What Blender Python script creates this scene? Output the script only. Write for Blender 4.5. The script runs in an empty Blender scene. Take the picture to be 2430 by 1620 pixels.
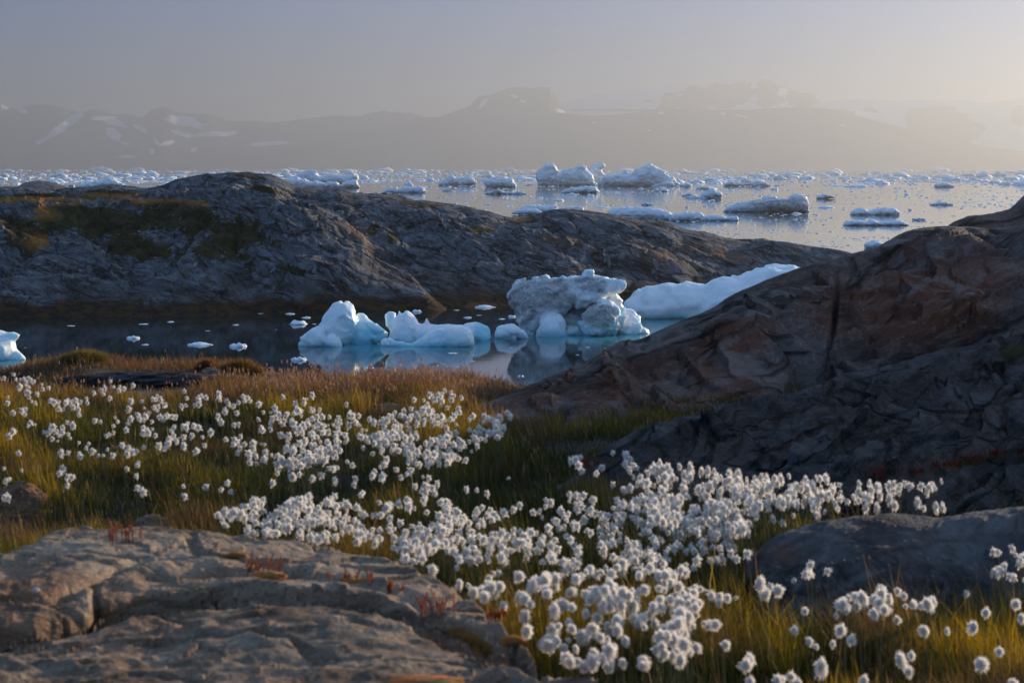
import bpy, math, random
import numpy as np
random.seed(7)
RNG = np.random.default_rng(11)
SC = bpy.context.scene
COL = SC.collection
FP = 4725.0          # focal length in photograph pixels (70 mm on a 36 mm sensor, 2430 px wide)
CU, HV = 1215.0, 400.0   # optical axis column, horizon row
SEA = -15.0          # water level below the eye
SUN_AZ, SUN_EL = math.radians(46), math.radians(10.3)

def P(u, v, Y):
    return ((u-CU)/FP*Y, Y, (HV-v)/FP*Y)
def interp(pts, u, k):
    a = sorted(pts); return np.interp(u, [p[0] for p in a], [p[k] for p in a])
def sstep(a, b, x):
    t = np.clip((x-a)/(b-a), 0, 1); return t*t*(3-2*t)

# ---------------------------------------------------------------- noise
def _hash(i, j, k, seed):
    h = (i.astype(np.int64)*374761393 + j.astype(np.int64)*668265263 + k.astype(np.int64)*1442695041 + seed*974634777) & 0xFFFFFFFF
    h = ((h ^ (h >> 13))*1274126177) & 0xFFFFFFFF
    h = ((h ^ (h >> 16))*2246822519) & 0xFFFFFFFF
    h = h ^ (h >> 15)
    return (h & 0xFFFFFF)/float(0xFFFFFF)
def vnoise(p, seed=0):
    f = np.floor(p); t = p-f; t = t*t*t*(t*(t*6-15)+10)
    i, j, k = f[:,0], f[:,1], f[:,2]
    r = 0
    for a in (0,1):
        wa = t[:,0] if a else 1-t[:,0]
        for b in (0,1):
            wb = t[:,1] if b else 1-t[:,1]
            for c in (0,1):
                wc = t[:,2] if c else 1-t[:,2]
                r = r + wa*wb*wc*_hash(i+a, j+b, k+c, seed)
    return r*2-1
ROT = np.array([[0.36,0.48,-0.8],[-0.8,0.6,0.0],[0.48,0.64,0.6]])
def fbm(p, oct=4, seed=0, gain=.5, ridged=False):
    p = np.asarray(p, float); s = 0; a = 1.0; n = 0
    for o in range(oct):
        v = vnoise(p, seed+o*17)
        if ridged: v = 1-2*np.abs(v)
        s = s+a*v; n += a; a *= gain; p = (p@ROT.T)*2.03+1.7
    return s/n
def cells(p, seed=0):
    """F1 and F2 of a jittered grid"""
    f = np.floor(p); f1 = np.full(len(p), 9.0); f2 = np.full(len(p), 9.0)
    for a in (-1,0,1):
        for b in (-1,0,1):
            for c in (-1,0,1):
                g = f+np.array([a,b,c])
                q = np.stack([_hash(g[:,0],g[:,1],g[:,2],seed+s) for s in (1,2,3)],1)
                d = np.sqrt((((g+q)-p)**2).sum(1))
                f2 = np.where(d<f1, f1, np.minimum(f2, d)); f1 = np.minimum(f1, d)
    return f1, f2

# ---------------------------------------------------------------- meshes
def mesh(name, V, F, mat=None, smooth=True, attrs=None, origin=None):
    """V (n,3); F a list of (m,k) index arrays"""
    V = np.asarray(V, np.float32).copy()
    if origin is not None: V -= np.asarray(origin, np.float32)
    if isinstance(F, np.ndarray): F = [F]
    F = [np.asarray(f, np.int32) for f in F if len(f)]
    me = bpy.data.meshes.new(name)
    me.vertices.add(len(V)); me.vertices.foreach_set('co', V.ravel())
    nl = sum(f.size for f in F); nf = sum(len(f) for f in F)
    me.loops.add(nl); me.polygons.add(nf)
    me.loops.foreach_set('vertex_index', np.concatenate([f.ravel() for f in F]))
    tot = np.concatenate([np.full(len(f), f.shape[1], np.int32) for f in F])
    me.polygons.foreach_set('loop_start', np.concatenate([[0], np.cumsum(tot)[:-1]]).astype(np.int32))
    me.polygons.foreach_set('use_smooth', np.full(nf, smooth, bool))
    me.update(calc_edges=True)
    for k, a in (attrs or {}).items():
        a = np.asarray(a, np.float32)
        if a.ndim == 1:
            me.attributes.new(k, 'FLOAT', 'POINT').data.foreach_set('value', a)
        else:
            if a.shape[1] == 3: a = np.concatenate([a, np.ones((len(a),1), np.float32)], 1)
            me.attributes.new(k, 'FLOAT_COLOR', 'POINT').data.foreach_set('color', a.ravel())
    if mat: me.materials.append(mat)
    return me
def link(name, me, loc=(0,0,0), parent=None, **props):
    o = bpy.data.objects.new(name, me); COL.objects.link(o); o.location = loc
    if parent: o.parent = parent
    for k, v in props.items():
        if v: o[k] = v
    return o
def thing(name, me, label, cat, loc=(0,0,0), group=None):
    return link(name, me, loc, label=label, category=cat, group=group)
def obj(name, V, F, mat, label=None, cat=None, kind=None, group=None, attrs=None, origin=None, smooth=True, parent=None):
    return link(name, mesh(name, V, F, mat, smooth, attrs, origin), origin if origin is not None else (0,0,0), parent, label=label, category=cat, kind=kind, group=group)
def gridfaces(nr, nc):
    i = np.arange(nr*nc).reshape(nr, nc)
    return np.stack([i[:-1,:-1], i[:-1,1:], i[1:,1:], i[1:,:-1]], -1).reshape(-1,4)
_ICO = {}
def ico(n):
    if n not in _ICO:
        import bmesh
        bm = bmesh.new(); bmesh.ops.create_icosphere(bm, subdivisions=n, radius=1.0)
        V = np.array([v.co[:] for v in bm.verts]); F = np.array([[v.index for v in f.verts] for f in bm.faces]); bm.free()
        _ICO[n] = (V, F)
    return _ICO[n]
def facets(p, seed=0):
    """a tilted plane in every cell: chipped, angular faces"""
    f = np.floor(p); best = np.full(len(p), 9.0); val = np.zeros(len(p))
    for a in (-1,0,1):
        for b in (-1,0,1):
            for c in (-1,0,1):
                g = f+np.array([a,b,c])
                q = g+np.stack([_hash(g[:,0],g[:,1],g[:,2],seed+s) for s in (1,2,3)],1)
                n = np.stack([_hash(g[:,0],g[:,1],g[:,2],seed+s) for s in (4,5,6)],1)*2-1
                n /= np.linalg.norm(n,axis=1,keepdims=True)+1e-6
                d = ((q-p)**2).sum(1); k = d < best
                best = np.where(k, d, best); val = np.where(k, ((p-q)*n).sum(1)+.5*(_hash(g[:,0],g[:,1],g[:,2],seed+7)-.5), val)
    return val
def normals(V, F):
    n = np.zeros_like(V)
    for f in ([F] if isinstance(F, np.ndarray) else F):
        fn = np.cross(V[f[:,1]]-V[f[:,0]], V[f[:,2]]-V[f[:,0]])
        for k in range(f.shape[1]): np.add.at(n, f[:,k], fn)
    return n/np.maximum(np.linalg.norm(n, axis=1, keepdims=True), 1e-12)

# ---------------------------------------------------------------- materials
class NT:
    def __init__(s, name):
        s.m = bpy.data.materials.new(name); s.m.use_nodes = True; s.t = s.m.node_tree; s.t.nodes.clear()
        s.out = s.t.nodes.new('ShaderNodeOutputMaterial')
    def n(s, typ, ins=None, **kw):
        x = s.t.nodes.new('ShaderNode'+typ)
        for k, v in kw.items(): setattr(x, k, v)
        for k, v in (ins or {}).items(): s.set(x, k, v)
        return x
    def set(s, x, k, v):
        if isinstance(v, bpy.types.NodeSocket): s.t.links.new(v, x.inputs[k])
        elif isinstance(v, bpy.types.Node): s.t.links.new(v.outputs[0], x.inputs[k])
        else: x.inputs[k].default_value = v
    def math(s, op, a, b=0.0, clamp=False): return s.n('Math', {0:a, 1:b}, operation=op, use_clamp=clamp).outputs[0]
    def mix(s, f, a, b, mode='MIX'):
        x = s.n('Mix', data_type='RGBA', blend_type=mode, clamp_factor=True)
        s.set(x, 0, f); s.set(x, 6, c4(a)); s.set(x, 7, c4(b)); return x.outputs[2]
    def ramp(s, f, stops, interp='LINEAR'):
        r = s.n('ValToRGB', {0:f}); r.color_ramp.interpolation = interp
        e = r.color_ramp.elements
        while len(e) < len(stops): e.new(.5)
        for i, (p, c) in enumerate(stops): e[i].position = p; e[i].color = c4(c if isinstance(c, (tuple, list)) else (c,c,c))
        return r.outputs[0]
    def noise(s, vec, scale, detail=4, rough=.55, dist=0.0):
        return s.n('TexNoise', {'Vector':vec, 'Scale':scale, 'Detail':detail, 'Roughness':rough, 'Distortion':dist}).outputs[0]
    def mapping(s, vec, scale=(1,1,1), rot=(0,0,0), loc=(0,0,0)):
        if any(rot): vec = s.n('Mapping', {'Vector':vec, 'Rotation':rot}).outputs[0]; rot = (0,0,0)
        return s.n('Mapping', {'Vector':vec, 'Scale':scale, 'Rotation':rot, 'Location':loc}).outputs[0]
    def attr(s, name, col=False): return s.n('Attribute', attribute_name=name).outputs[0 if col else 2]
    def bump(s, h, strength, dist, prev=None):
        b = s.n('Bump', {'Height':h, 'Strength':strength, 'Distance':dist})
        if prev is not None: s.set(b, 'Normal', prev)
        return b.outputs[0]
    def done(s, sh, vol=None):
        if sh is not None: s.t.links.new(sh.outputs[0] if isinstance(sh, bpy.types.Node) else sh, s.out.inputs[0])
        if vol is not None: s.t.links.new(vol.outputs[0], s.out.inputs[1])
        return s.m
def c4(c): return (*c, 1.0) if isinstance(c, (tuple, list)) and len(c) == 3 else c

def rock_material(name, dark, mid, light, scale, rot, stretch=(1,.35,3.2), rust=(.20,.085,.045), rustamt=.35, moss=(.035,.03,.012), crack=1.0, lichen=.5, bump=1.0, spots=0.0, con=0.0):
    t = NT(name)
    co = t.n('TexCoord').outputs['Object']
    warp = t.n('TexNoise', {'Vector':co, 'Scale':.35*scale, 'Detail':3.0}).outputs['Color']
    wv = t.n('VectorMath', {0:co, 1:t.n('VectorMath', {0:warp, 1:(1.6/scale,)*3}, operation='MULTIPLY').outputs[0]}, operation='ADD').outputs[0]
    st = t.mapping(wv, stretch, rot)
    strata = t.noise(st, 1.3*scale, 7, .62)
    fine = t.noise(st, 5*scale, 6, .65)
    big = t.noise(co, .5*scale, 4, .6)
    col = t.ramp(strata, [(.30+.07*con, dark), (.47, mid), (.60-.04*con, light), (.74, mid)])
    col = t.mix(t.ramp(fine, [(.35, .75), (.62, 0.0)]), col, dark)
    col = t.mix(t.ramp(big, [(.42, 0.0), (.62, .75)]), col, light)
    # rust staining follows the layers
    rn = t.noise(t.mapping(wv, stretch, rot, (3.1,7.7,1.3)), .55*scale, 4, .6)
    rf = t.math('MULTIPLY', t.ramp(rn, [(.47, 0.0), (.64, 1.0)]), rustamt)
    rf = t.math('MAXIMUM', rf, t.math('MULTIPLY', t.attr('rust'), t.ramp(rn, [(.3, .45), (.55, 1.0)])))
    col = t.mix(rf, col, rust)
    # lichen flecks
    ln = t.noise(co, 14*scale, 3, .6)
    ln2 = t.ramp(t.noise(t.mapping(wv, (.8,.8,1.5), rot, (9,4,2)), 1.5*scale, 6, .7), [(.54, 0.0), (.60, 1.0)])
    if con: col = t.mix(t.math('MULTIPLY', ln2, con), col, tuple(x*1.2 for x in light))
    col = t.mix(t.math('MULTIPLY', t.ramp(ln, [(.60, 0.0), (.68, 1.0)]), lichen), col, tuple(min(1, x*1.35+.03) for x in light))
    if spots:
        sn = t.noise(co, 30*scale, 4, .7)
        col = t.mix(t.math('MULTIPLY', t.ramp(sn, [(.36, 1.0), (.47, 0.0)]), spots), col, dark)
    # fissures
    vc = t.mapping(wv, (max(.4,stretch[0]*1.2), stretch[1]*.8, stretch[2]*.6), rot)
    v1 = t.n('TexVoronoi', {'Vector':vc, 'Scale':.42*scale}, feature='DISTANCE_TO_EDGE').outputs[0]
    v2 = t.n('TexVoronoi', {'Vector':t.mapping(wv, (stretch[0]*1.1, stretch[1], stretch[2]*.8), rot), 'Scale':1.3*scale}, feature='DISTANCE_TO_EDGE').outputs[0]
    k1 = t.ramp(v1, [(0.0, 1.0), (.035, 0.0)]); k2 = t.ramp(v2, [(0.0, .8), (.045, 0.0)])
    k2 = t.math('MULTIPLY', k2, t.ramp(t.noise(co, .8*scale, 2), [(.45, 0.0), (.6, 1.0)]))
    kk = t.math('MULTIPLY', t.math('MAXIMUM', k1, k2), crack)
    col = t.mix(t.math('MULTIPLY', kk, .8), col, tuple(x*.25 for x in dark))
    # pale veins and tundra / moss masks laid on the surface
    col = t.mix(t.attr('vein'), col, (.34,.35,.34))
    mn = t.noise(co, 2.2*scale, 5, .65)
    mf = t.math('ADD', t.attr('moss'), t.math('MULTIPLY', t.math('SUBTRACT', mn, .5), 1.5))
    mf = t.ramp(mf, [(.44, 0.0), (.54, 1.0)])
    mf = t.math('MULTIPLY', mf, t.math('GREATER_THAN', t.attr('moss'), .03))
    mcol = t.mix(t.ramp(t.noise(co, 1.1*scale, 4), [(.38, 0.0), (.62, 1.0)]), moss, (.05,.045,.012))
    mcol = t.mix(t.attr('tundra'), mcol, (.30,.135,.032))
    col = t.mix(mf, col, mcol)
    col = t.mix(t.attr('wet'), col, (.012,.010,.008))
    col = t.mix(t.attr('weed'), col, t.mix(t.ramp(t.noise(co, 1.5*scale, 4), [(.42,0.0),(.58,1.0)]), (.015,.011,.007), (.060,.030,.008)))
    h = t.math('ADD', t.math('MULTIPLY', strata, .6), t.math('MULTIPLY', fine, .35))
    h = t.math('SUBTRACT', h, t.math('MULTIPLY', kk, .5))
    h = t.math('ADD', h, t.math('MULTIPLY', mn, .15))
    nb = t.bump(h, .75*bump, .30/scale)
    nb = t.bump(t.noise(co, 9*scale, 8, .7), .5*bump, .06/scale, nb)
    b = t.n('BsdfPrincipled', {'Base Color':col, 'Roughness':t.mix(t.attr('wet'), (.78,)*3, (.5,)*3), 'Normal':nb})
    b.inputs['Specular IOR Level'].default_value = .14
    return t.done(b)
# ================================================================ camera, light, air
cam = bpy.data.cameras.new('camera'); co = bpy.data.objects.new('camera', cam); COL.objects.link(co)
co.location = (0,0,0); co.rotation_euler = (math.pi/2, 0, 0)
cam.lens = 70.0; cam.sensor_width = 36.0; cam.clip_start = .1; cam.clip_end = 90000
cam.shift_y = -(810.0-HV)/2430.0
cam.dof.use_dof = True; cam.dof.focus_distance = 190.0; cam.dof.aperture_fstop = 10.0
SC.camera = co
w = bpy.data.worlds.new('World'); SC.world = w; w.use_nodes = True
nt = w.node_tree; nt.nodes.clear()
sk = nt.nodes.new('ShaderNodeTexSky'); sk.sky_type = 'NISHITA'; sk.sun_disc = False
sk.sun_elevation = SUN_EL; sk.sun_rotation = SUN_AZ; sk.altitude = 50; sk.air_density = 1; sk.dust_density = .5; sk.ozone_density = 3
bg = nt.nodes.new('ShaderNodeBackground'); bg.inputs[1].default_value = .10
wo = nt.nodes.new('ShaderNodeOutputWorld'); tm = nt.nodes.new('ShaderNodeMix'); tm.data_type = 'RGBA'; tm.blend_type = 'MULTIPLY'; tm.inputs[0].default_value = 1.0; tm.inputs[7].default_value = (1.08,.96,.90,1)
nt.links.new(sk.outputs[0], tm.inputs[6]); 
# added gradient: low sky dimmed and blued, upper sky boosted to fill the shade
gd = nt.nodes.new('ShaderNodeTexCoord'); sx = nt.nodes.new('ShaderNodeSeparateXYZ'); nt.links.new(gd.outputs['Generated'], sx.inputs[0])
rp = nt.nodes.new('ShaderNodeValToRGB'); nt.links.new(sx.outputs[2], rp.inputs[0])
e = rp.color_ramp.elements; e[0].position = .0; e[1].position = .16; e.new(.42); e.new(1.0)
for el_, k_ in zip(e, ((.02,.085,.27),(.028,.12,.38),(1,1,1),(1,1,1))): el_.color = (*k_, 1)
mu = nt.nodes.new('ShaderNodeVectorMath'); mu.operation = 'MULTIPLY'; nt.links.new(tm.outputs[2], mu.inputs[0]); nt.links.new(rp.outputs[0], mu.inputs[1])
ms_ = nt.nodes.new('ShaderNodeVectorMath'); ms_.operation = 'SCALE'; ms_.inputs[3].default_value = 2.0; nt.links.new(mu.outputs[0], ms_.inputs[0])
nt.links.new(ms_.outputs[0], bg.inputs[0]); nt.links.new(bg.outputs[0], wo.inputs[0])
sl = bpy.data.lights.new('sun', 'SUN'); sl.energy = 5; sl.angle = math.radians(.6); sl.color = (1.0,.79,.56)
so = bpy.data.objects.new('sun', sl); COL.objects.link(so)
from mathutils import Vector
SUND = Vector((math.sin(SUN_AZ)*math.cos(SUN_EL), math.cos(SUN_AZ)*math.cos(SUN_EL), math.sin(SUN_EL)))
so.rotation_euler = SUND.to_track_quat('Z', 'Y').to_euler(); so.location = (40, 40, 60)
SC.view_settings.view_transform = 'Standard'; SC.view_settings.look = 'None'; SC.view_settings.exposure = .95; SC.view_settings.gamma = 1.0
SC.cycles.max_bounces = 6; SC.cycles.diffuse_bounces = 3; SC.cycles.glossy_bounces = 3; SC.cycles.transmission_bounces = 4; SC.cycles.transparent_max_bounces = 8; SC.cycles.volume_bounces = 1
SC.cycles.caustics_reflective = False; SC.cycles.caustics_refractive = False
SC.cycles.sample_clamp_indirect = 4.0

# haze: even air from below the sea bed to above the highest peak
t = NT('haze_air')
vol = t.n('VolumePrincipled', {'Color':(.40,.425,.442,1), 'Density':.000105, 'Anisotropy':.62})
hm = t.done(None, vol)
x0,x1,y0,y1,z0,z1 = -26000,26000,-6000,48000,-24.0,1090
V = np.array([(x,y,z) for z in (z0,z1) for y in (y0,y1) for x in (x0,x1)])
if True: obj('haze', V, np.array([[0,2,3,1],[4,5,7,6],[0,1,5,4],[2,6,7,3],[0,4,6,2],[1,3,7,5]]), hm, 'pale haze filling the air over the fjord', None, 'stuff', smooth=False)

# ================================================================ mountains across the fjord
def mountain_mat():
    t = NT('far_rock')
    co = t.n('TexCoord').outputs['Object']
    n = t.noise(t.mapping(co, (1,1,2.2)), .0015, 6, .6)
    col = t.mix(t.ramp(n, [(.38,0.0),(.62,1.0)]), (.075,.07,.075), (.14,.125,.12))
    col = t.mix(t.ramp(t.attr('snow'), [(.4,0.0),(.6,1.0)]), col, (.82,.84,.88))
    b = t.n('BsdfPrincipled', {'Base Color':col, 'Roughness':.9}); b.inputs['Specular IOR Level'].default_value = .1
    return t.done(b)
MM = mountain_mat()
def mountain(name, crest, Yc, Yt, label, snow_fn, rough=1.0, seed=0, nu=420, p=1.25, S=1.95):
    S *= 1.25; Yc, Yt = Yc*S, Yt*S
    us = np.linspace(min(c[0] for c in crest), max(c[0] for c in crest), nu)
    vc = interp(crest, us, 1)
    zc = (HV-vc)/FP*Yc
    zb = SEA-3
    ts = np.concatenate([np.linspace(0,1,70), 1+np.linspace(.03,.5,14)])
    T, U = np.meshgrid(ts, us, indexing='ij')
    Y = Yt+(Yc-Yt)*T
    X = (U-CU)/FP*Y
    base = np.where(T<=1, zb+(zc-zb)*np.clip(T,0,1)**p, zc-(T-1)*(zc-zb)*1.2)
    q = np.stack([X.ravel(), Y.ravel(), np.zeros(X.size)],1)
    r = fbm(q/(420.*S), 6, seed, .55, True).reshape(X.shape)
    amp = rough*.16*(zc-zb)*np.clip(np.minimum(T*3, np.abs(1-T)*2.2), 0, 1)
    Z = base+r*amp
    c = np.abs(T-1) < .03
    Z = Z+np.where(c, fbm(q/(60.*S), 3, seed+5).reshape(X.shape)*.012*(zc-zb)*rough, 0)
    V = np.stack([X,Y,Z],-1).reshape(-1,3)
    sn = snow_fn(U.ravel(), ((HV-Z/Y*FP)).ravel(), T.ravel(), q, r.ravel())
    return obj(name, V, gridfaces(len(ts), nu), MM, label, None, 'structure', attrs={'snow':sn})
def ell(u, v, u0, v0, ru, rv, rot=0.0):
    c, s = math.cos(rot), math.sin(rot); a = (u-u0)*c+(v-v0)*s; b = -(u-u0)*s+(v-v0)*c
    return 1-np.sqrt((a/ru)**2+(b/rv)**2)
def patches(lst):
    def fn(u, v, T, q, r):
        n = fbm(np.stack([u/14., v/5., T*0],1), 4, 3)*.8
        m = np.full(len(u), -1.0)
        for a in lst: m = np.maximum(m, ell(u, v, *a))
        return np.where(m > -.9, .5+m*.8+n*.55*np.clip(1-m, 0, 1), 0)
    return fn
mountain('mountain', [(-700,300),(-300,262),(-60,236),(0,245.5),(22,256),(50,260),(69,250),(100,251),(117,250),(150,254.5),(162,265),(205,264),(220,258.6),(240,262),(275,271),(310,272),(340,278),(358,263),(385,254.5),(403,257),(420,268),(495,271),(540,287),(580,288),(610,287),(640,291),(680,288),(740,280),(800,275),(858,276.5),(880,268),(912,262.5),(945,267),(975,267.5),(1000,276),(1030,282),(1100,300),(1250,330),(1500,350)],
  9000, 7900, 'dim blue mountain range with scattered snow patches, low behind the rocky headland',
  patches([(270,290,32,8,.3),(270,318,22,11,.6),(335,307,22,5,.5),(440,288,45,11,.2),(510,318,62,6,-.03),(640,341,50,5,-.06),(430,318,24,5,.3),(372,338,15,5,.8),(300,341,16,3,.2),(55,265,12,5,.1),(245,283,30,3,0),(180,262,20,3,.1),(360,360,10,6,1.),(150,300,60,10,-.6),(395,340,18,5,-.2),(250,279,30,3,0),(10,254,10,6,.5),(90,338,10,4,0),(460,355,10,5,-.5),(300,372,22,3,0)]), 1.2, 2, S=1.95)
mountain('mountain', [(960,300),(1020,282),(1060,271),(1100,258),(1118,250),(1135,229),(1175,222),(1210,210),(1240,206.5),(1270,209),(1290,207),(1304,207),(1310,214),(1322,231),(1333,248),(1340,266),(1360,275),(1420,285),(1600,300)],
  8700, 7700, 'steep dark flat-topped peak standing between the low range and the ice cap',
  patches([(1147,245,5,18,.7),(1220,228,9,4,.3),(1240,241,8,3,.2),(1335,268,16,5,.5)]), 1.0, 9, S=1.95)
def icecap(u, v, T, q, r):
    rock = np.full(len(u), -1.0)
    for a in [(1680,232,95,26,-.1),(1760,220,24,26,.9),(1820,215,26,36,.2),(1830,240,30,14,0),(1700,215,24,14,0),(1915,245,45,30,.5),(1590,245,25,20,-.6),(1890,214,50,4,.25),(1960,262,70,24,.4),(1480,262,120,3,0),(1540,240,14,3,0)]:
        rock = np.maximum(rock, ell(u, v, *a))
    n = fbm(np.stack([u/38.+v/30., v/9., T*0],1), 5, 6, .6, True)*.55+fbm(np.stack([u/9., v/5., T*0],1), 3, 7)*.25
    return .5-(rock*1.2+n-.05)*1.6
mountain('mountain', [(1250,262),(1345,240),(1420,222),(1500,213),(1560,206),(1618,200),(1680,194),(1760,192),(1793,190),(1815,188),(1835,194),(1850,203),(1880,214),(1900,222),(1925,221),(1945,240),(1958,258),(2030,262),(2200,285),(2400,330),(2700,385),(3000,395)],
  10800, 9400, 'white ice cap with dark rock ribs on the skyline beside the flat-topped peak', icecap, .6, 21, S=1.7)
mountain('mountain', [(700,345),(830,322),(900,308),(960,290),(1015,279),(1100,273),(1160,270.5),(1250,271),(1330,267),(1400,274),(1470,271),(1560,261),(1620,258),(1700,261),(1780,260),(1870,255),(1950,256),(2000,265),(2050,280),(2120,297),(2200,320),(2280,335),(2350,350),(2430,360),(2600,378)],
  7000, 6200, 'long grey-brown hill along the far shore in front of the peaks', patches([(1570,268,8,3,0),(1717,270,6,4,.4),(2000,298,8,2,0),(1410,292,6,2,0),(1760,276,20,2,.2),(1540,309,4,2,0)]), .8, 33, S=2.28)
def rightcap(u, v, T, q, r):
    rock = np.maximum(ell(u, v, 2065, 270, 20, 14, .3), np.maximum(ell(u, v, 2240, 300, 90, 45, .25), ell(u, v, 2420, 275, 20, 26)))
    return .5-(rock+fbm(np.stack([u/30., v/14., T*0],1), 4, 8)*.3)*1.4
mountain('mountain', [(1900,300),(1960,240),(2040,234),(2160,240),(2250,235),(2350,244),(2430,232),(2700,225),(3100,280)],
  11800, 10200, 'faint pinkish snow dome fading into bright haze, farthest along the shore', rightcap, .6, 44, S=1.6)
# ================================================================ heightfields laid out in a fan (column u, distance Y)
def layer(U, Y, crest, toe, p=1.8, back=.5, bp=1.3, low=1.0):
    """a hump whose crest and foot are given as (column, row, distance)"""
    av = lambda p_, k_: sum(w_*interp(p_, U+d_, k_) for d_, w_ in ((-14,.15),(-7,.2),(0,.3),(7,.2),(14,.15)))
    vc, Yc, vt, Yt = av(crest, 1), av(crest, 2), av(toe, 1), av(toe, 2)
    zc, zt = (HV-vc)/FP*Yc, (HV-vt)/FP*Yt
    s = np.clip((Y-Yt)/np.maximum(Yc-Yt, .05), 0, 1)
    z = zt+(zc-zt)*(1-(1-s)**p)
    z = np.where(Y<Yt, zt-low*(Yt-Y), z)
    return np.where(Y>Yc, zc-back*np.maximum(Y-Yc,0)**bp, z)
def smax(a, b, k):
    h = np.clip(.5+.5*(a-b)/k, 0, 1); return b+(a-b)*h+k*h*(1-h)
def fan(us, ys):
    U, Y = np.meshgrid(us, ys); return U, Y, (U-CU)/FP*Y
def crease(q, d, scale, seed, w=.10):
    """long dark joints: thin valleys of a stretched cell pattern"""
    f1, f2 = cells(q*scale, seed); return np.clip(1-(f2-f1)/w, 0, 1)

# ---------------------------------------------------------------- rocky headland
SIL = [(-500,470),(-200,452),(0,445),(36,446),(90,447),(148,447.5),(160,446),(206,444),(275,440),(320,444),(348,451),(396,437),(440,418.5),(475,412.5),(510,412),(551,408),(599,409),(610,415),(637,412),(671,427),(692,440),(750,451),(810,450),(830,461),(862,466),(913,469.5),(975,478),(1051,483),(1120,490),(1154,497),(1189,509),(1223,516),(1264,512.5),(1299,499),(1347,497),(1378,502),(1402,502),(1464,509),(1516,519.5),(1585,530),(1620,545),(1672,557),(1723,571),(1775,578),(1813,574),(1861,578),(1930,586.6),(1982,592),(2016,599),(2080,625),(2200,680),(2600,760)]
SILY = [(-500,264),(300,260),(550,258),(700,258),(850,257),(1000,257),(1200,255),(1500,254),(1800,252),(2016,250),(2600,246)]
us = np.linspace(-420, 2300, 1150); ys = np.concatenate([np.linspace(186, 300, 300), np.linspace(300.6, 350, 90), np.linspace(352, 480, 26)])
U, Y, X = fan(us, ys)
def yy(pts): return [(u, v, float(np.interp(u, [a[0] for a in SILY], [a[1] for a in SILY]))) for u, v in pts]
WL = [(-500,748,203),(0,752,201),(400,750,202),(700,742,207),(1000,734,212),(1300,722,219),(1500,716,224),(1800,700,236),(2050,690,244),(2600,690,244)]
toe = [(u, HV-SEA_ROW, y) for u, SEA_ROW, y in []]
toe = [(u, HV+15.6/y*FP, y) for u, v, y in WL]
sil = yy(SIL)
Z = layer(U, Y, sil, toe, 1.25, .035, 1.45, .35)
W2 = [(300,560,232),(430,505,238),(500,489,240),(560,473,241),(620,464,241),(660,469,240),(700,480,239),(740,500,237),(800,533,235),(860,575,232),(910,615,230),(960,655,224),(1010,690,216),(1060,735,213),(1140,790,211),(1300,820,211)]
W2T = [(u, HV+15.8/y*FP, y) for u, y in [(300,232),(430,222),(560,212),(700,206),(860,208),(960,208),(1060,206),(1300,204)]]
def masked(z, lo, hi, f=60, drop=4): return z-drop*(1-sstep(lo, lo+f, U)*(1-sstep(hi-f, hi, U)))**2*3
Z = smax(Z, masked(layer(U, Y, W2, W2T, 1.9, .25, 1.2, .4), 240, 1300, 160), 1.2)
L3 = [(1010,640,232),(1080,605,238),(1160,585,241),(1250,575,242),(1330,570,242),(1420,585,241),(1520,612,239),(1620,640,238),(1720,665,238)]
L3T = [(1010,735,212),(1250,722,220),(1400,716,224),(1720,705,234)]
L3T = [(u, HV+15.8/y*FP, y) for u, v, y in L3T]
Z = smax(Z, masked(layer(U, Y, L3, L3T, 2.2, .12, 1.2, .4), 1010, 1720, 120), 1.0)
L4 = [(-420,520,232),(0,525,232),(120,560,230),(260,600,226),(420,615,222),(560,640,219),(640,690,216)]
L4T = [(u, HV+15.8/y*FP, y) for u, y in [(-420,200),(120,199),(420,200),(640,204)]]
Z = smax(Z, masked(layer(U, Y, L4, L4T, 1.5, .05, 1.2, .4), -700, 640, 120), 1.2)
KN = [(40,447,330),(69,431,330),(103,429,330),(148,437,330),(175,447,330)]
q = np.stack([X.ravel(), Y.ravel(), Z.ravel()],1)
fr = np.clip((Z-SEA)/6, .15, 1)
vc = interp(sil, U, 1); zc = (HV-vc)/FP*interp(sil, U, 2); near = np.clip(np.abs(Y-interp(sil,U,2))/14, .12, 1)
# lumps, whalebacks that run down towards the right, joints
a = math.radians(38); ca, sa = math.cos(a), math.sin(a)
qa = np.stack([q[:,0]*ca-q[:,2]*2.2*sa*.8+q[:,1]*.1, q[:,0]*sa+q[:,2]*2.2*ca, q[:,1]],1)
wq = q+1.8*np.stack([fbm(q/7.,3,70), fbm(q/7.,3,71), fbm(q/7.,3,72)],1)
lump = fbm(wq/np.array([15.,12.,6.]), 3, 50).reshape(X.shape)
rib = fbm(np.stack([qa[:,0]/14., qa[:,1]/2.6, qa[:,2]/9.],1)+.3*lump.ravel()[:,None], 4, 60, .5, True).reshape(X.shape)
tun = sstep(520,380,U)*sstep(430,470,HV-Z/Y*FP)
led = fbm(np.stack([wq[:,0]/10., wq[:,1]/10., wq[:,2]/.9],1), 3, 61, .5, True).reshape(X.shape)
wa = np.stack([wq[:,0]*ca-wq[:,2]*1.6*sa, wq[:,0]*sa+wq[:,2]*1.6*ca, wq[:,1]],1)
f1, f2 = cells(wa/np.array([17.,7.,12.]), 81); c1 = np.clip(1-(f2-f1)/.10, 0, 1).reshape(X.shape); d1 = (1-np.clip(f1,0,1)**2).reshape(X.shape)
f1b, f2b = cells(wa/np.array([6.,2.6,4.5]), 91); c2 = np.clip(1-(f2b-f1b)/.08, 0, 1).reshape(X.shape); d2 = (1-np.clip(f1b,0,1)**2).reshape(X.shape)
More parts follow.
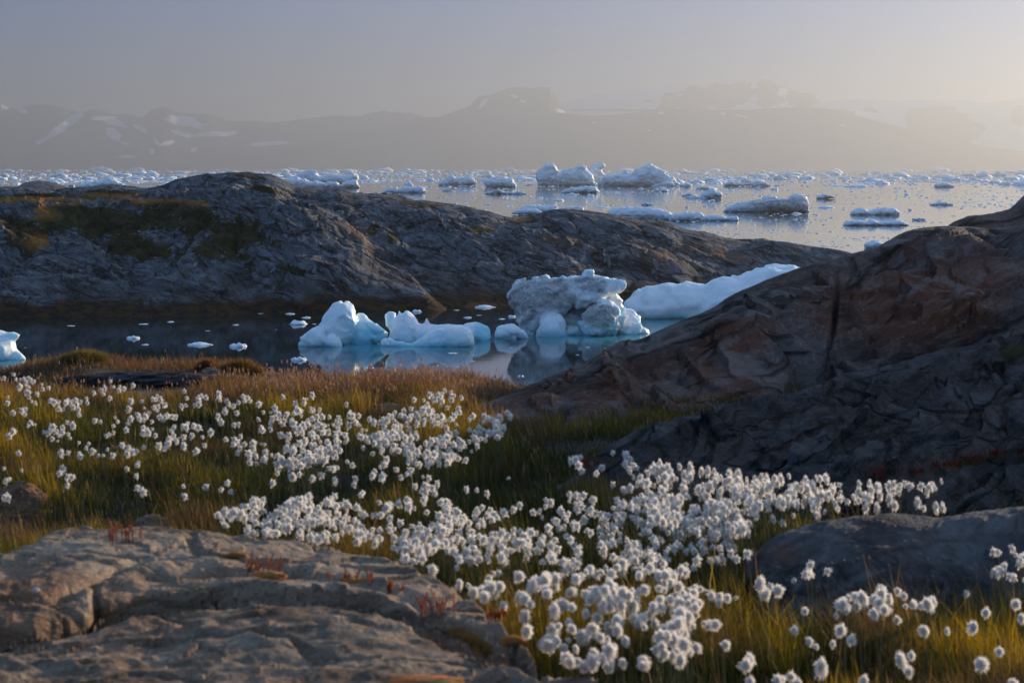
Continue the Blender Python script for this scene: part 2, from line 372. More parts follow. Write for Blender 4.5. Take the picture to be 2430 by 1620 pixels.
Z = Z+fr*near*(.62*facets(wa/np.array([7.,3.,5.]),301).reshape(X.shape)+.20*facets(wq/np.array([2.2,2.2,1.3]),302).reshape(X.shape)+1.7*lump+2.6*(d1-.65)+.18*(d2-.6)+.75*rib+.22*led-.6*c1-.30*c2)
Z = np.where(Y > interp(sil,U,2)+60, np.minimum(Z, SEA-2), Z)
VV = HV-Z/Y*FP
def flat(x): return x.ravel()
un, vn = flat(U), flat(VV)
pn = fbm(np.stack([un/60., vn/22., un*0],1), 5, 40)
def blobs(lst):
    m = np.full(un.shape, -1.0)
    for e in lst: m = np.maximum(m, ell(un, vn, *e))
    return np.clip(m*1.3+.35, 0, 1)
moss = blobs([(210,520,240,45,.05),(60,555,75,60,.3),(420,520,130,40,.1),(320,585,120,35,.1),(560,560,90,45,.2),(520,600,80,28,.1),(80,470,160,12,0),(250,462,110,14,0),(340,480,200,12,.02),(640,452,60,10,.2),(590,420,40,5,.1),(885,545,14,22,.6),(930,568,16,22,.5),(990,485,60,6,.15),(1245,520,28,10,.1),(1150,545,50,5,.05),(700,640,60,10,.2)])
moss = np.clip(moss*(.75+.5*pn)+.35*(c1.ravel() > .4)*sstep(700,560,vn)*(moss>.05), 0, 1)
tund = blobs([(90,478,200,10,.0),(280,477,140,8,0),(60,447,160,6,0),(350,470,180,8,.05),(80,500,60,20,.2),(110,590,60,25,.5),(520,490,90,6,.1),(1150,546,60,6,0),(1230,520,30,8,0),(900,480,60,6,.2)])
wl = SEA+1.9+.9*fbm(q/4.,3,44)
weed = sstep(0,-1.0, flat(Z)-wl)
veins = []
def seg(u0,v0,u1,v1,w):
    d = np.hypot(u1-u0, v1-v0); tt = np.clip(((un-u0)*(u1-u0)+(vn-v0)*(v1-v0))/d**2, 0, 1)
    return np.clip(1.6-np.hypot(un-(u0+tt*(u1-u0)), vn-(v0+tt*(v1-v0)))/w, 0, 1)*(flat(Y) < 300)
vein = np.zeros(un.shape)
for s in [(1434,594,1441,608,2.2),(1441,608,1447,622,2.2),(1447,622,1446,630,2.2),(1433,618,1450,605,2),(1450,605,1480,608,1.6),(1405,599,1440,604,1.5),(1372,618,1395,603,5),(1395,603,1402,597,4),(1358,622,1375,614,3),(462,628,470,622,1.5)]:
    vein = np.maximum(vein, seg(*s))
# dark massive band low on the face
wet = .55*sstep(0,1, np.clip(blobs([(1470,625,100,30,.05),(1200,690,220,26,.05),(930,640,60,45,.5),(330,690,260,30,0),(560,660,80,30,.3),(780,700,140,24,.3),(1060,660,90,20,.2)])*1.1-.25+.5*pn,0,1))
rust = np.clip(blobs([(1330,575,70,16,.1),(1560,610,90,30,.2),(1700,600,120,18,.15),(860,560,60,20,.6)])*.7+.2*pn,0,.8)
HEADM = rock_material('headland_gneiss', (.0055,.0055,.006), (.030,.0305,.032), (.150,.158,.170), .60, (0,math.radians(-27),math.radians(10)), (.35,.5,3.2), rust=(.15,.085,.045), rustamt=.25, moss=(.022,.016,.007), crack=.9, lichen=.8, con=.95)
HEADM.node_tree.nodes['Principled BSDF'].inputs['Specular IOR Level'].default_value = .05
V = np.stack([X,Y,Z],-1).reshape(-1,3)
obj('rocky_hill', V, gridfaces(len(ys), len(us)), HEADM, 'long dark gneiss headland with tundra patches closing off the bay', None, 'structure',
    attrs={'moss':moss, 'tundra':tund, 'weed':weed, 'vein':vein, 'wet':wet, 'rust':rust})
HEAD = (us, ys, Z.copy())

# ---------------------------------------------------------------- meadow ground
EDGE = [(-700,880),(0,880),(34,874),(86,862),(138,858),(179,846),(203,838),(241,850),(300,868),(344,872),(413,872),(482,864),(523,866),(585,868),(620,893),(671,897),(723,896),(775,903),(810,902),(896,896),(948,896),(1003,897),(1065,899),(1137,905),(1189,912),(1240,925),(1400,960),(1700,960),(3400,900)]
def ground_z(U, Y):
    ve = np.interp(U, [e[0] for e in EDGE], [e[1] for e in EDGE]); Ye = 14.2
    ve = sum(np.interp(U+d, [e[0] for e in EDGE], [e[1] for e in EDGE]) for d in (-30,-15,0,15,30))/5
    ze = (HV-ve)/FP*Ye
    z = -1.56+(-1.44+1.56)*sstep(9.0, Ye, Y)+(ze+1.44)*sstep(12.9, Ye, Y)
    X = (U-CU)/FP*Y
    q = np.stack([np.ravel(X), np.ravel(Y), np.zeros(np.size(X))],1)
    z = z+(.055*fbm(q/1.1,3,7)+.03*fbm(q/.35,2,8)).reshape(np.shape(X))*sstep(Ye+.5, Ye-2, Y)
    d = np.maximum(Y-Ye, 0)
    z = z-.35*d**1.25
    return np.maximum(z, SEA-3-.01*d)
us = np.concatenate([np.linspace(-3800,-200,60), np.linspace(-190,2600,420), np.linspace(2640,6500,60)]); ys = np.concatenate([np.linspace(.35, 3, 20), np.linspace(3.1, 16, 260), np.linspace(16.5, 80, 60)])
U, Y, X = fan(us, ys)
Z = ground_z(U, Y)
t = NT('peaty_soil')
cc = t.n('TexCoord').outputs['Object']
n1 = t.noise(cc, 3.0, 6, .65); n2 = t.noise(cc, 40, 5, .7)
col = t.mix(t.ramp(n1, [(.4,0.0),(.6,1.0)]), (.022,.018,.009), (.05,.032,.014))
col = t.mix(t.ramp(n2, [(.45,0.0),(.7,.6)]), col, (.07,.05,.02))
GM = t.done(t.n('BsdfPrincipled', {'Base Color':col, 'Roughness':.95, 'Normal':t.bump(n2, .8, .03)}))
obj('ground', np.stack([X,Y,Z],-1).reshape(-1,3), gridfaces(len(ys), len(us)), GM, 'boggy meadow floor under the grass', None, 'structure')

# ---------------------------------------------------------------- rock outcrops
def strata(q, n, freq, seed, warp=.35, sharp=3.0):
    """stepped edges of tilted layers: rises slowly, drops sharply"""
    s = (q@np.asarray(n))*freq+warp*fbm(q*freq*.35, 3, seed)*3
    f = s-np.floor(s); k = _hash(np.floor(s), np.floor(s)*0, np.floor(s)*0, seed)
    return (f**sharp)*(.35+.9*k)-.3
def outcrop(name, us, ys, crest, toe, mat, label, p=1.7, back=.8, low=1.2, fn=None, attrs=None, extra=(), k=.06):
    U, Y, X = fan(us, ys)
    Z = layer(U, Y, crest, toe, p, back, 1.2, low)
    for (c2, t2, p2, lo, hi, f) in extra:
        z2 = layer(U, Y, c2, t2, p2, back, 1.2, low)
        m = sstep(lo, lo+f, U)*(1-sstep(hi-f, hi, U)); z2 = z2-.6*(1-m)
        Z = smax(Z, z2, k)
    q = np.stack([X.ravel(), Y.ravel(), Z.ravel()],1)
    near = np.clip(np.abs(Y-interp(crest,U,2))/.5, .1, 1)
    d = fn(q, U, Y, Z, near)
    Z = Z+d
    g = ground_z(U, Y)
    V = np.stack([X,Y,Z],-1).reshape(-1,3)
    F = gridfaces(len(ys), len(us))
    keep = (Z-g).ravel()[F].max(1) > -.25
    F = F[keep]
    used = np.unique(F); mp = -np.ones(len(V), int); mp[used] = np.arange(len(used))
    at = {}
    if attrs: at = {k_: v_.ravel()[used] for k_, v_ in attrs(U, HV-Z/Y*FP, q, Z).items()}
    org = V[used].mean(0); org[2] = V[used][:,2].min()
    o = obj(name, V[used], mp[F], mat, label, 'rock', attrs=at, origin=org)
    return (us, ys, Z)
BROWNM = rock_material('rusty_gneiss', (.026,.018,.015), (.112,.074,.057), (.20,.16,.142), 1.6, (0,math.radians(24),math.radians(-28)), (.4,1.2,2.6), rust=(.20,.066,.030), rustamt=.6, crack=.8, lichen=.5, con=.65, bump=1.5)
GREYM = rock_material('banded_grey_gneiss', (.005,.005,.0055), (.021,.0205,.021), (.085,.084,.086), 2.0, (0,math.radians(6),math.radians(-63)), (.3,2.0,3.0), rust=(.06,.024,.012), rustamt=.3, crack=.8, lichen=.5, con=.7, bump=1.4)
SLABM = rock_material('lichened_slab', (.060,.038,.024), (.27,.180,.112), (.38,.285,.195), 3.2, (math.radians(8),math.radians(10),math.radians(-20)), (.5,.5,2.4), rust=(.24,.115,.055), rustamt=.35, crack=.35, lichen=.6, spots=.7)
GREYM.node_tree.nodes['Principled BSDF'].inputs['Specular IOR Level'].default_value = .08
# rear brown outcrop
C0 = [(1000,1010,11.6),(1180,945,11.9),(1254,912,12.15),(1326,884,12.5),(1378,864,12.8),(1430,834,13.1),(1474,808,13.5),(1492,813,13.8),(1526,804,13.9),(1550,789,14),(1585,773,14.1),(1620,757,14.2),(1672,737,14.3),(1733,699,14.5),(1785,677,14.6),(1833,656,14.8),(1895,632,15),(1947,618,15.1),(1992,608,15.2),(2033,598,15.3),(2085,586,15.4),(2109,570,15.5),(2136,555,15.6),(2171,545,15.7),(2222,537,15.7),(2291,535,15.7),(2360,540,15.7),(2430,530,15.7),(2600,470,15.6),(2900,340,15.4),(3300,300,15),(3900,330,14.5)]  # unseen crest beyond the right frame edge is raised to cast shade
T0 = [(1000,1060,11.0),(1254,1025,11.2),(1420,1010,11.5),(1620,990,11.9),(1800,960,12.3),(1900,930,12.6),(2000,890,12.9),(2200,840,13.2),(2430,800,13.2),(2700,780,13),(3900,760,12.4)]
def d0(q, U, Y, Z, near):
    w = q+.25*np.stack([fbm(q/1.2,3,101),fbm(q/1.2,3,102),fbm(q/1.2,3,103)],1)
    e_ = np.stack([(w@np.array([.78,.35,.52]))/1.7, (w@np.array([-.45,.88,.1]))/.8, (w@np.array([-.45,-.3,.84]))/.5],1)
    lump = fbm(e_, 4, 104).reshape(U.shape)
    st = strata(w, (-.45,.1,.88), 3.2, 105, .4, 2.5).reshape(U.shape)
    f1, f2 = cells(e_*.75, 106); c = np.clip(1-(f2-f1)/.10,0,1).reshape(U.shape)
    v = HV-Z/Y*FP
    wob = 9*fbm(np.stack([v.ravel()/40.,0*v.ravel(),0*v.ravel()],1),3,109).reshape(U.shape)
    gap = np.exp(-((U-(1988-(v-640)*.10+wob))/6)**2)*sstep(610,680,v)*sstep(860,790,v)*.08+np.exp(-((U-(1872+(930-v)*.25))/20)**2)*sstep(830,880,v)*.25
    return near*(.15*lump+.085*st-.07*c+.085*facets(e_*1.25,303).reshape(U.shape)+.03*facets(e_*3.3,304).reshape(U.shape))-gap+.02*fbm(q/.12,3,107).reshape(U.shape)*near
def a0(U, v, q, Z):
    n = fbm(q/.8, 4, 110).reshape(U.shape)
    rust = np.clip(np.maximum(ell(U,v,2200,700,260,110,-.25), np.maximum(ell(U,v,1730,830,120,60,-.5), ell(U,v,1500,900,140,50,-.5)))*1.2+.35+.6*n, 0, .85)
    return {'rust':rust, 'moss':np.clip(ell(U,v,2410,830,60,60)*.9,0,1)}
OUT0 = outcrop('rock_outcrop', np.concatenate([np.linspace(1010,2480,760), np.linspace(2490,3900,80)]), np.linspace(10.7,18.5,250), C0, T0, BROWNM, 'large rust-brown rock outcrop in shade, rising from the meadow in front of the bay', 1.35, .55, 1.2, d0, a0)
# knob behind its crest
C0b = [(2200,600,19),(2245,538,19.2),(2264,523,19.3),(2302,509,19.4),(2377,504,19.6),(2412,484,19.7),(2430,456,19.8),(2480,440,20),(2600,425,20.2),(2900,420,20.5),(3300,430,20.5)]
T0b = [(2200,620,18.2),(2430,600,18.4),(3300,560,18.4)]
def d0b(q, U, Y, Z, near):
    return near*(.12*fbm(q/.9,4,120).reshape(U.shape)+.07*strata(q,(-.4,.1,.9),3,121).reshape(U.shape))+.015*fbm(q/.15,3,122).reshape(U.shape)
OUT0b = outcrop('reddish_rock', np.linspace(2190,3300,300), np.linspace(17.8,23,110), C0b, T0b, BROWNM, 'small reddish rock knob peeking over the crest of the brown outcrop', 1.4, .6, 1.5, d0b, lambda U,v,q,Z: {'rust':np.full(U.shape,.5)})
# front grey layered slab
C1 = [(1330,1150,9.4),(1400,1092,9.9),(1450,1056,10.3),(1550,1004,10.8),(1640,985,11.0),(1758,945,11.5),(1810,938,11.6),(1868,943,11.7),(1930,918,11.9),(1999,888,12.2),(2102,867,12.5),(2240,826,12.9),(2343,812,13.0),(2430,790,13.1),(2700,740,13.1),(3300,640,12.6)]
T1 = [(1330,1180,9.1),(1400,1140,9.55),(1500,1160,9.3),(1700,1190,8.95),(1900,1205,8.8),(2100,1220,8.6),(2250,1240,8.4),(2430,1240,8.4),(3300,1210,8.4)]
def d1(q, U, Y, Z, near):
    w = q+.12*np.stack([fbm(q/.9,3,131),fbm(q/.9,3,132),fbm(q/.9,3,133)],1)
    st = strata(w, (-.85,.43,.3), 3.1, 134, .16, 2).reshape(U.shape)
    st2 = strata(w, (-.84,.45,.3), 8.5, 135, .14, 2.5).reshape(U.shape)
    e_ = np.stack([(w@np.array([.45,.89,.05]))/2.2, (w@np.array([-.89,.45,0.]))/.42, w[:,2]/.4],1)
    lump = fbm(e_, 4, 136).reshape(U.shape)
    f1, f2 = cells(e_*.8, 137); c = np.clip(1-(f2-f1)/.09,0,1).reshape(U.shape)
    v = HV-Z/Y*FP
    bl = .22*np.clip(ell(U,v,2330,775,70,45),0,1)
    return near*(.05*facets(e_*1.1,305).reshape(U.shape)+.018*facets(e_*3,306).reshape(U.shape)+.125*st+.045*st2+.05*lump-.02*c)+bl+.008*fbm(q/.1,3,138).reshape(U.shape)
def a1(U, v, q, Z):
    n = fbm(q/.6, 4, 140).reshape(U.shape)
    rust = np.clip(np.maximum(ell(U,v,1930,860,110,24,-.55), ell(U,v,2330,1085,160,14,-.18)*1.2)*1.1+.2+.4*n-.2, 0, .8)
    return {'rust':rust, 'moss':np.clip(np.maximum(ell(U,v,2405,835,50,40), ell(U,v,2300,1095,190,16,-.2))*1.2,0,1)}
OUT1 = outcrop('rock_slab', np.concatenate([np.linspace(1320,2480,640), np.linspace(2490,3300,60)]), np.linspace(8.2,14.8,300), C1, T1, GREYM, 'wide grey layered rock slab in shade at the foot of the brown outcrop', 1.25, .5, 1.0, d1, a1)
# low slab among the cotton grass
C2 = [(1770,1330,6.95),(1830,1275,7.05),(1900,1245,7.15),(2000,1226,7.2),(2130,1216,7.25),(2230,1226,7.25),(2330,1212,7.3),(2430,1200,7.35),(2700,1190,7.4)]
T2 = [(1770,1370,6.8),(1900,1400,6.7),(2100,1385,6.8),(2300,1350,6.95),(2430,1325,7.0),(2700,1315,7.05)]
def d2(q, U, Y, Z, near):
    return near*(.05*strata(q,(-.1,.35,1.),12,150,.4).reshape(U.shape)+.04*fbm(q/np.array([.7,.4,.3]),4,151).reshape(U.shape))+.006*fbm(q/.07,3,152).reshape(U.shape)
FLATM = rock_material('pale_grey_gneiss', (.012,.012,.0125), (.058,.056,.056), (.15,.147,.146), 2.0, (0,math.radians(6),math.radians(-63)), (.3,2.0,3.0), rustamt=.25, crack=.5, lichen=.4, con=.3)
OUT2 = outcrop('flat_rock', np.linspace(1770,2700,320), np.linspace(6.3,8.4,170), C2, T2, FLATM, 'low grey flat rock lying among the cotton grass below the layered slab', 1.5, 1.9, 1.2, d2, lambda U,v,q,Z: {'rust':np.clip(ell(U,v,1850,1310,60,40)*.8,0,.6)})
# foreground boulder slab: upper ledge and lower slab
C3 = [(-900,1380,5.0),(-300,1335,5.35),(0,1311,5.5),(21,1305,5.55),(120,1251,5.85),(200,1241,5.95),(268,1250,5.95),(361,1246,6.0),(482,1253,6.0),(585,1267,5.95),(689,1284,5.9),(810,1301,5.8),(913,1322,5.65),(1003,1360,5.45),(1103,1405,5.2),(1171,1456,4.95),(1254,1525,4.6),(1300,1600,4.3)]
T3 = [(-900,1500,4.7),(0,1505,4.72),(60,1500,4.74),(160,1488,4.8),(215,1475,4.85),(235,1452,4.95),(320,1435,5.02),(480,1418,5.1),(600,1405,5.15),(750,1412,5.12),(950,1440,5.0),(1010,1462,4.92),(1100,1492,4.75),(1200,1530,4.55),(1300,1610,4.25)]
us = np.linspace(-900,1420,820); ys = np.concatenate([np.linspace(2.2,3.4,60), np.linspace(3.41,6.6,330)])
C3b = [(-900,1530,4.48),(0,1532,4.53),(120,1516,4.59),(230,1490,4.67),(330,1464,4.78),(480,1440,4.87),(600,1424,4.92),(700,1424,4.90),(820,1436,4.82),(950,1466,4.67),(1030,1504,4.52),(1120,1540,4.4),(1220,1580,4.15),(1340,1640,3.9)]
T3b = [(-900,1900,3.0),(0,1900,3.1),(500,1880,3.2),(900,1860,3.3),(1100,1830,3.4),(1250,1780,3.55),(1340,1720,3.7)]
U, Y, X = fan(us, ys)
q0 = np.stack([X.ravel(), Y.ravel(), 0*X.ravel()],1)
zu = layer(U, Y, C3, T3, 7.5, .9, 1.15, 3.0); zl = layer(U, Y, C3b, T3b, 1.15, 1.6, 1.1, .6)
zl = zl+.035*fbm(q0/np.array([.6,.4,.4]),4,160).reshape(U.shape)
zu = zu+.03*fbm(q0/np.array([.5,.5,.4]),4,161).reshape(U.shape)
vv = HV-zu/Y*FP
zu = zu-.035*np.exp(-((U-228-(1440-vv)*-.06)/9)**2)*sstep(1360,1400,vv)
lip = np.exp(-((vv-(1368-.03*U))/9)**2)*.05*sstep(300,380,U)*sstep(760,680,U)
zu = zu-lip
Z = np.maximum(zu, zl)
q = np.stack([X.ravel(), Y.ravel(), Z.ravel()],1)
Z = Z+.014*facets((q+.05*fbm(q/.3,2,170)[:,None])/np.array([.42,.34,.25]),307).reshape(U.shape)+.011*strata(q,(.12,.30,1.),13,162,.5,3).reshape(U.shape)+.010*fbm(q/.10,4,163).reshape(U.shape)+.004*fbm(q/.03,2,164).reshape(U.shape)
vT = interp(T3, U, 1)+8*fbm(np.stack([U.ravel()/90.,0*U.ravel(),0*U.ravel()],1),3,169).reshape(U.shape)
Z = Z-.13*np.exp(-((HV-Z/Y*FP-vT-4)/np.where(HV-Z/Y*FP<vT,13,9))**2)*sstep(1330,1200,U)
f1, f2 = cells((q+.1*fbm(q/.3,2,165)[:,None])/np.array([.75,.5,.4]), 166); Z = Z-.018*np.clip(1-(f2-f1)/.06,0,1).reshape(U.shape)
g = ground_z(U, Y); F = gridfaces(len(ys), len(us)); F = F[(Z-g).ravel()[F].max(1) > -.2]
# the upper ledge overhangs the crevice: its foot is pushed back under the lip
Yc_, Yt_ = interp(C3, U, 2), interp(T3, U, 2); s_ = (Y-Yt_)/np.maximum(Yc_-Yt_, .05)
und = .06*np.exp(-(np.maximum(s_,0)/.10)**2-(np.minimum(s_,0)/.07)**2)*sstep(1230,1080,U)*np.clip(.85+.6*fbm(np.stack([U.ravel()/120.,0*U.ravel(),0*U.ravel()],1),3,171),.3,1.3).reshape(U.shape)
Y2 = Y+und; X2 = (U-CU)/FP*Y2
V = np.stack([X2,Y2,Z],-1).reshape(-1,3); used = np.unique(F); mp = -np.ones(len(V), int); mp[used] = np.arange(len(used))
vv = HV-Z/Y*FP
nn = fbm(q/.25,4,167).reshape(U.shape)
rust = np.clip(np.maximum(ell(U,vv,60,1400,200,80), ell(U,vv,270,1400,50,50))*.9+.15+.5*nn-.1+sstep(1480,1620,vv)*.25, 0, .75)
mossF = np.clip(np.maximum(np.maximum(ell(U,vv,1110,1520,110,40,.5), ell(U,vv,1000,1620,160,20)), np.maximum(ell(U,vv,640,1370,60,14), ell(U,vv,840,1375,50,14)))*1.2, 0, 1)
org = V[used].mean(0); org[2] = V[used][:,2].min()
obj('boulder_slab', V[used], mp[F], SLABM, 'big sunlit brown-grey rock slab split by a deep crevice in the near corner', 'rock', attrs={'rust':rust.ravel()[used], 'moss':mossF.ravel()[used], 'tundra':np.full(len(used),.8)}, origin=org)
OUT3 = (us, ys, Z)
def hf(grid, u, y):
    us, ys, Z = grid
    i = np.clip(np.searchsorted(us, u)-1, 0, len(us)-2); j = np.clip(np.searchsorted(ys, y)-1, 0, len(ys)-2)
    a = np.clip((u-us[i])/(us[i+1]-us[i]),0,1); b = np.clip((y-ys[j])/(ys[j+1]-ys[j]),0,1)
    z = (Z[j,i]*(1-a)+Z[j,i+1]*a)*(1-b)+(Z[j+1,i]*(1-a)+Z[j+1,i+1]*a)*b
    inside = (u>us[0])&(u<us[-1])&(y>ys[0])&(y<ys[-1])
    return np.where(inside, z, -99.0)
def rock_above(u, y):
    return np.maximum.reduce([hf(g, u, y) for g in (OUT0, OUT1, OUT2, OUT3)])
# ================================================================ water
xs = np.concatenate([-np.geomspace(90,22000,30)[::-1], np.linspace(-85,120,206), np.geomspace(124,22000,30)])
ysw = np.concatenate([np.linspace(18,135,20), np.linspace(136,262,127), np.geomspace(266,40000,70)])
Xw, Yw = np.meshgrid(xs, ysw)
tint = np.zeros(Xw.shape)
for (u, v, ru, rv) in [(1640,775,150,26),(1400,800,190,16),(860,822,150,14),(1010,822,160,12),(20,860,60,12),(1165,805,50,10)]:
    Uw = Xw/np.maximum(Yw,1)*FP+CU; Vw = HV-SEA/np.maximum(Yw,1)*FP
    tint = np.maximum(tint, np.clip(1.25*ell(Uw, Vw, u, v, ru, rv)+.1, 0, 1))
t = NT('fjord_water')
cc = t.n('TexCoord').outputs['Object']
base = t.mix(t.attr('tint'), (.006,.014,.018), (.10,.36,.42))
rip = t.noise(t.mapping(cc, (.6,1.0,1)), 1.4, 4, .55); swell = t.noise(t.mapping(cc, (.35,1,1)), .12, 3, .5)
pat = t.ramp(t.noise(t.mapping(cc, (.12,1,1)), .018, 3, .6), [(.42,.25),(.6,1.0)])
nb = t.bump(rip, t.math('MULTIPLY', pat, .10), .06); nb = t.bump(swell, .05, .25, nb)
b = t.n('BsdfPrincipled', {'Base Color':base, 'Roughness':.045, 'IOR':1.333, 'Normal':nb})
WM = t.done(b)
obj('water', np.stack([Xw, Yw, np.full(Xw.shape, SEA)],-1).reshape(-1,3), gridfaces(len(ysw), len(xs)), WM, 'calm dark water of the bay and the bright fjord beyond', None, 'structure', attrs={'tint':tint.ravel()})
# ================================================================ ice
def ice_material(name, base=(.95,.965,.97), sss=.25, scale=1.0, rough=.42):
    t = NT(name)
    co = t.n('TexCoord').outputs['Object']
    n1 = t.noise(co, 1.6*scale, 6, .6); n2 = t.noise(co, 7*scale, 5, .65); n3 = t.noise(t.mapping(co, (.7,.8,1.25), (.2,.6,0)), .95*scale, 9, .66)
    col = t.mix(t.ramp(n1, [(.38,0.0),(.68,.5)]), base, (.80,.90,.95))
    col = t.mix(t.attr('blue'), col, (.33,.72,.82))
    d = t.math('ADD', t.attr('dirt'), t.math('MULTIPLY', t.math('SUBTRACT', n3, .5), 1.9))
    d = t.math('MULTIPLY', t.ramp(d, [(.20,0.0),(.78,.92)]), t.math('GREATER_THAN', t.attr('dirt'), .02))
    col = t.mix(d, col, t.mix(t.ramp(n2, [(.38,0.0),(.62,1.0)]), (.20,.19,.185), (.52,.50,.48)))
    h = t.math('ADD', n1, t.math('MULTIPLY', n2, .35)); h = t.math('ADD', h, t.math('MULTIPLY', n3, .4))
    b = t.n('BsdfPrincipled', {'Base Color':col, 'Roughness':t.mix(d, (rough,)*3, (.8,)*3), 'IOR':1.31, 'Normal':t.bump(h, .3, .14/scale)})
    if sss:
        b.inputs['Subsurface Weight'].default_value = sss; b.inputs['Subsurface Radius'].default_value = (.35,.9,1.25); b.inputs['Subsurface Scale'].default_value = .45/scale
    return t.done(b)
ICE = ice_material('bay_ice', sss=.6); SEAICE = ice_material('fjord_ice', (.92,.93,.94), 0, .12, .6)
FLOE = ice_material('floe_ice', (.92,.93,.94), 0, .6, .6)

def inside(P2, poly):
    x, y = P2[:,0], P2[:,1]; r = np.zeros(len(P2), bool); n = len(poly); j = n-1
    for i in range(n):
        xi, yi = poly[i]; xj, yj = poly[j]
        c = ((yi > y) != (yj > y)) & (x < (xj-xi)*(y-yi)/((yj-yi) or 1e-9)+xi); r ^= c; j = i
    return r
def edge_dist(P2, poly):
    d = np.full(len(P2), 1e9); n = len(poly)
    for i in range(n):
        a = np.array(poly[i]); b = np.array(poly[(i+1)%n]); ab = b-a
        t_ = np.clip(((P2-a)@ab)/max(ab@ab,1e-9), 0, 1); d = np.minimum(d, np.hypot(*(P2-(a+t_[:,None]*ab)).T))
    return d
def lobe_balls(poly_uv, Y, rmax, thick, step, deep=1.0):
    """balls that fill an outline: each as large as the outline lets it be"""
    poly = [((u-CU)/FP*Y, max((HV-v)/FP*Y, SEA-deep)) for u, v in poly_uv]
    A = np.array(poly); lo, hi = A.min(0), A.max(0)
    g = np.stack(np.meshgrid(np.arange(lo[0],hi[0],step), np.arange(lo[1],hi[1],step)),-1).reshape(-1,2)
    g = g+RNG.uniform(-.3,.3,g.shape)*step
    g = g[inside(g, poly)]
    d = edge_dist(g, poly)
    k = d > step*.22
    g, d = g[k], d[k]
    r = np.minimum(d, rmax)
    return np.stack([g[:,0], np.full(len(g), Y), g[:,1]],1), r, np.full(len(g), thick), d
def berg(name, label, lobes, voxel, mat, cat='iceberg', rough=.3, group=None, blue=None, dirt=None, seed=0, nscale=1.0, smooth=1, holes=()):
    Vs, Fs, off = [], [], 0
    iv, jf = ico(2)
    for (poly, Y, rmax, thick) in lobes:
        c, r, th, d = lobe_balls(poly, Y, rmax, thick, voxel*1.35)
        dep = np.minimum(d, rmax*1.6)/rmax
        for k in range(len(c)):
            Vs.append(iv*np.array([r[k], r[k]*th[k]*(1+.5*dep[k]), r[k]])+c[k]); Fs.append(jf+off); off += len(iv)
    me = mesh(name+'_raw', np.concatenate(Vs), np.concatenate(Fs))
    o = bpy.data.objects.new('raw', me); COL.objects.link(o)
    m = o.modifiers.new('r', 'REMESH'); m.mode = 'VOXEL'; m.voxel_size = voxel
    if smooth: s = o.modifiers.new('s', 'SMOOTH'); s.iterations = smooth; s.factor = .5
    dg = bpy.context.evaluated_depsgraph_get(); ev = o.evaluated_get(dg); m2 = ev.to_mesh()
    n = len(m2.vertices); V = np.empty(n*3, np.float32); m2.vertices.foreach_get('co', V); V = V.reshape(-1,3).astype(float)
    L = np.empty(len(m2.loops), np.int32); m2.loops.foreach_get('vertex_index', L)
    tot = np.empty(len(m2.polygons), np.int32); m2.polygons.foreach_get('loop_total', tot); st = np.empty(len(m2.polygons), np.int32); m2.polygons.foreach_get('loop_start', st)
    F = L[st[tot==4][:,None]+np.arange(4)]
    ev.to_mesh_clear(); bpy.data.objects.remove(o); bpy.data.meshes.remove(me)
    N = normals(V, F)
    S = 1.0*nscale
    q = V+.5*S*np.stack([fbm(V/(1.6*S),2,seed+1),fbm(V/(1.6*S),2,seed+2),fbm(V/(1.6*S),2,seed+3)],1)
    f1, f2 = cells(q/np.array([1.5,1.5,1.1])/S, seed+4)
    g1, g2 = cells(q/.6/S, seed+14)
    disp = rough*S*(1.1*facets(q/np.array([1.9,1.9,1.5])/S, seed+31)+.22*facets(q/.7/S, seed+37)+.5*fbm(q/(1.3*S),3,seed+5,.5,True)+.7*(.5-f1)+.3*(.5-g1)+.14*fbm(q/(.35*S),3,seed+6,.6,True))
    V = V+N*disp[:,None]
    U_, V_ = V[:,0]/V[:,1]*FP+CU, HV-V[:,2]/V[:,1]*FP
    h = (V[:,2]-SEA)
    at = {'blue':np.clip((blue(U_,V_,h) if blue else .0)*(.8+.4*fbm(V/(1.2*S),3,seed+7))+.5*sstep(.5*S,0,h), 0, 1), 'dirt':np.clip(dirt(U_,V_,h)+.0*h if dirt else 0*h, 0, 1)}
    org = np.array([V[:,0].mean(), V[:,1].mean(), SEA])
    return obj(name, V, F, mat, label, cat, group=group, attrs=at, origin=org)
def ylev(v): return -SEA*FP/(v-HV)

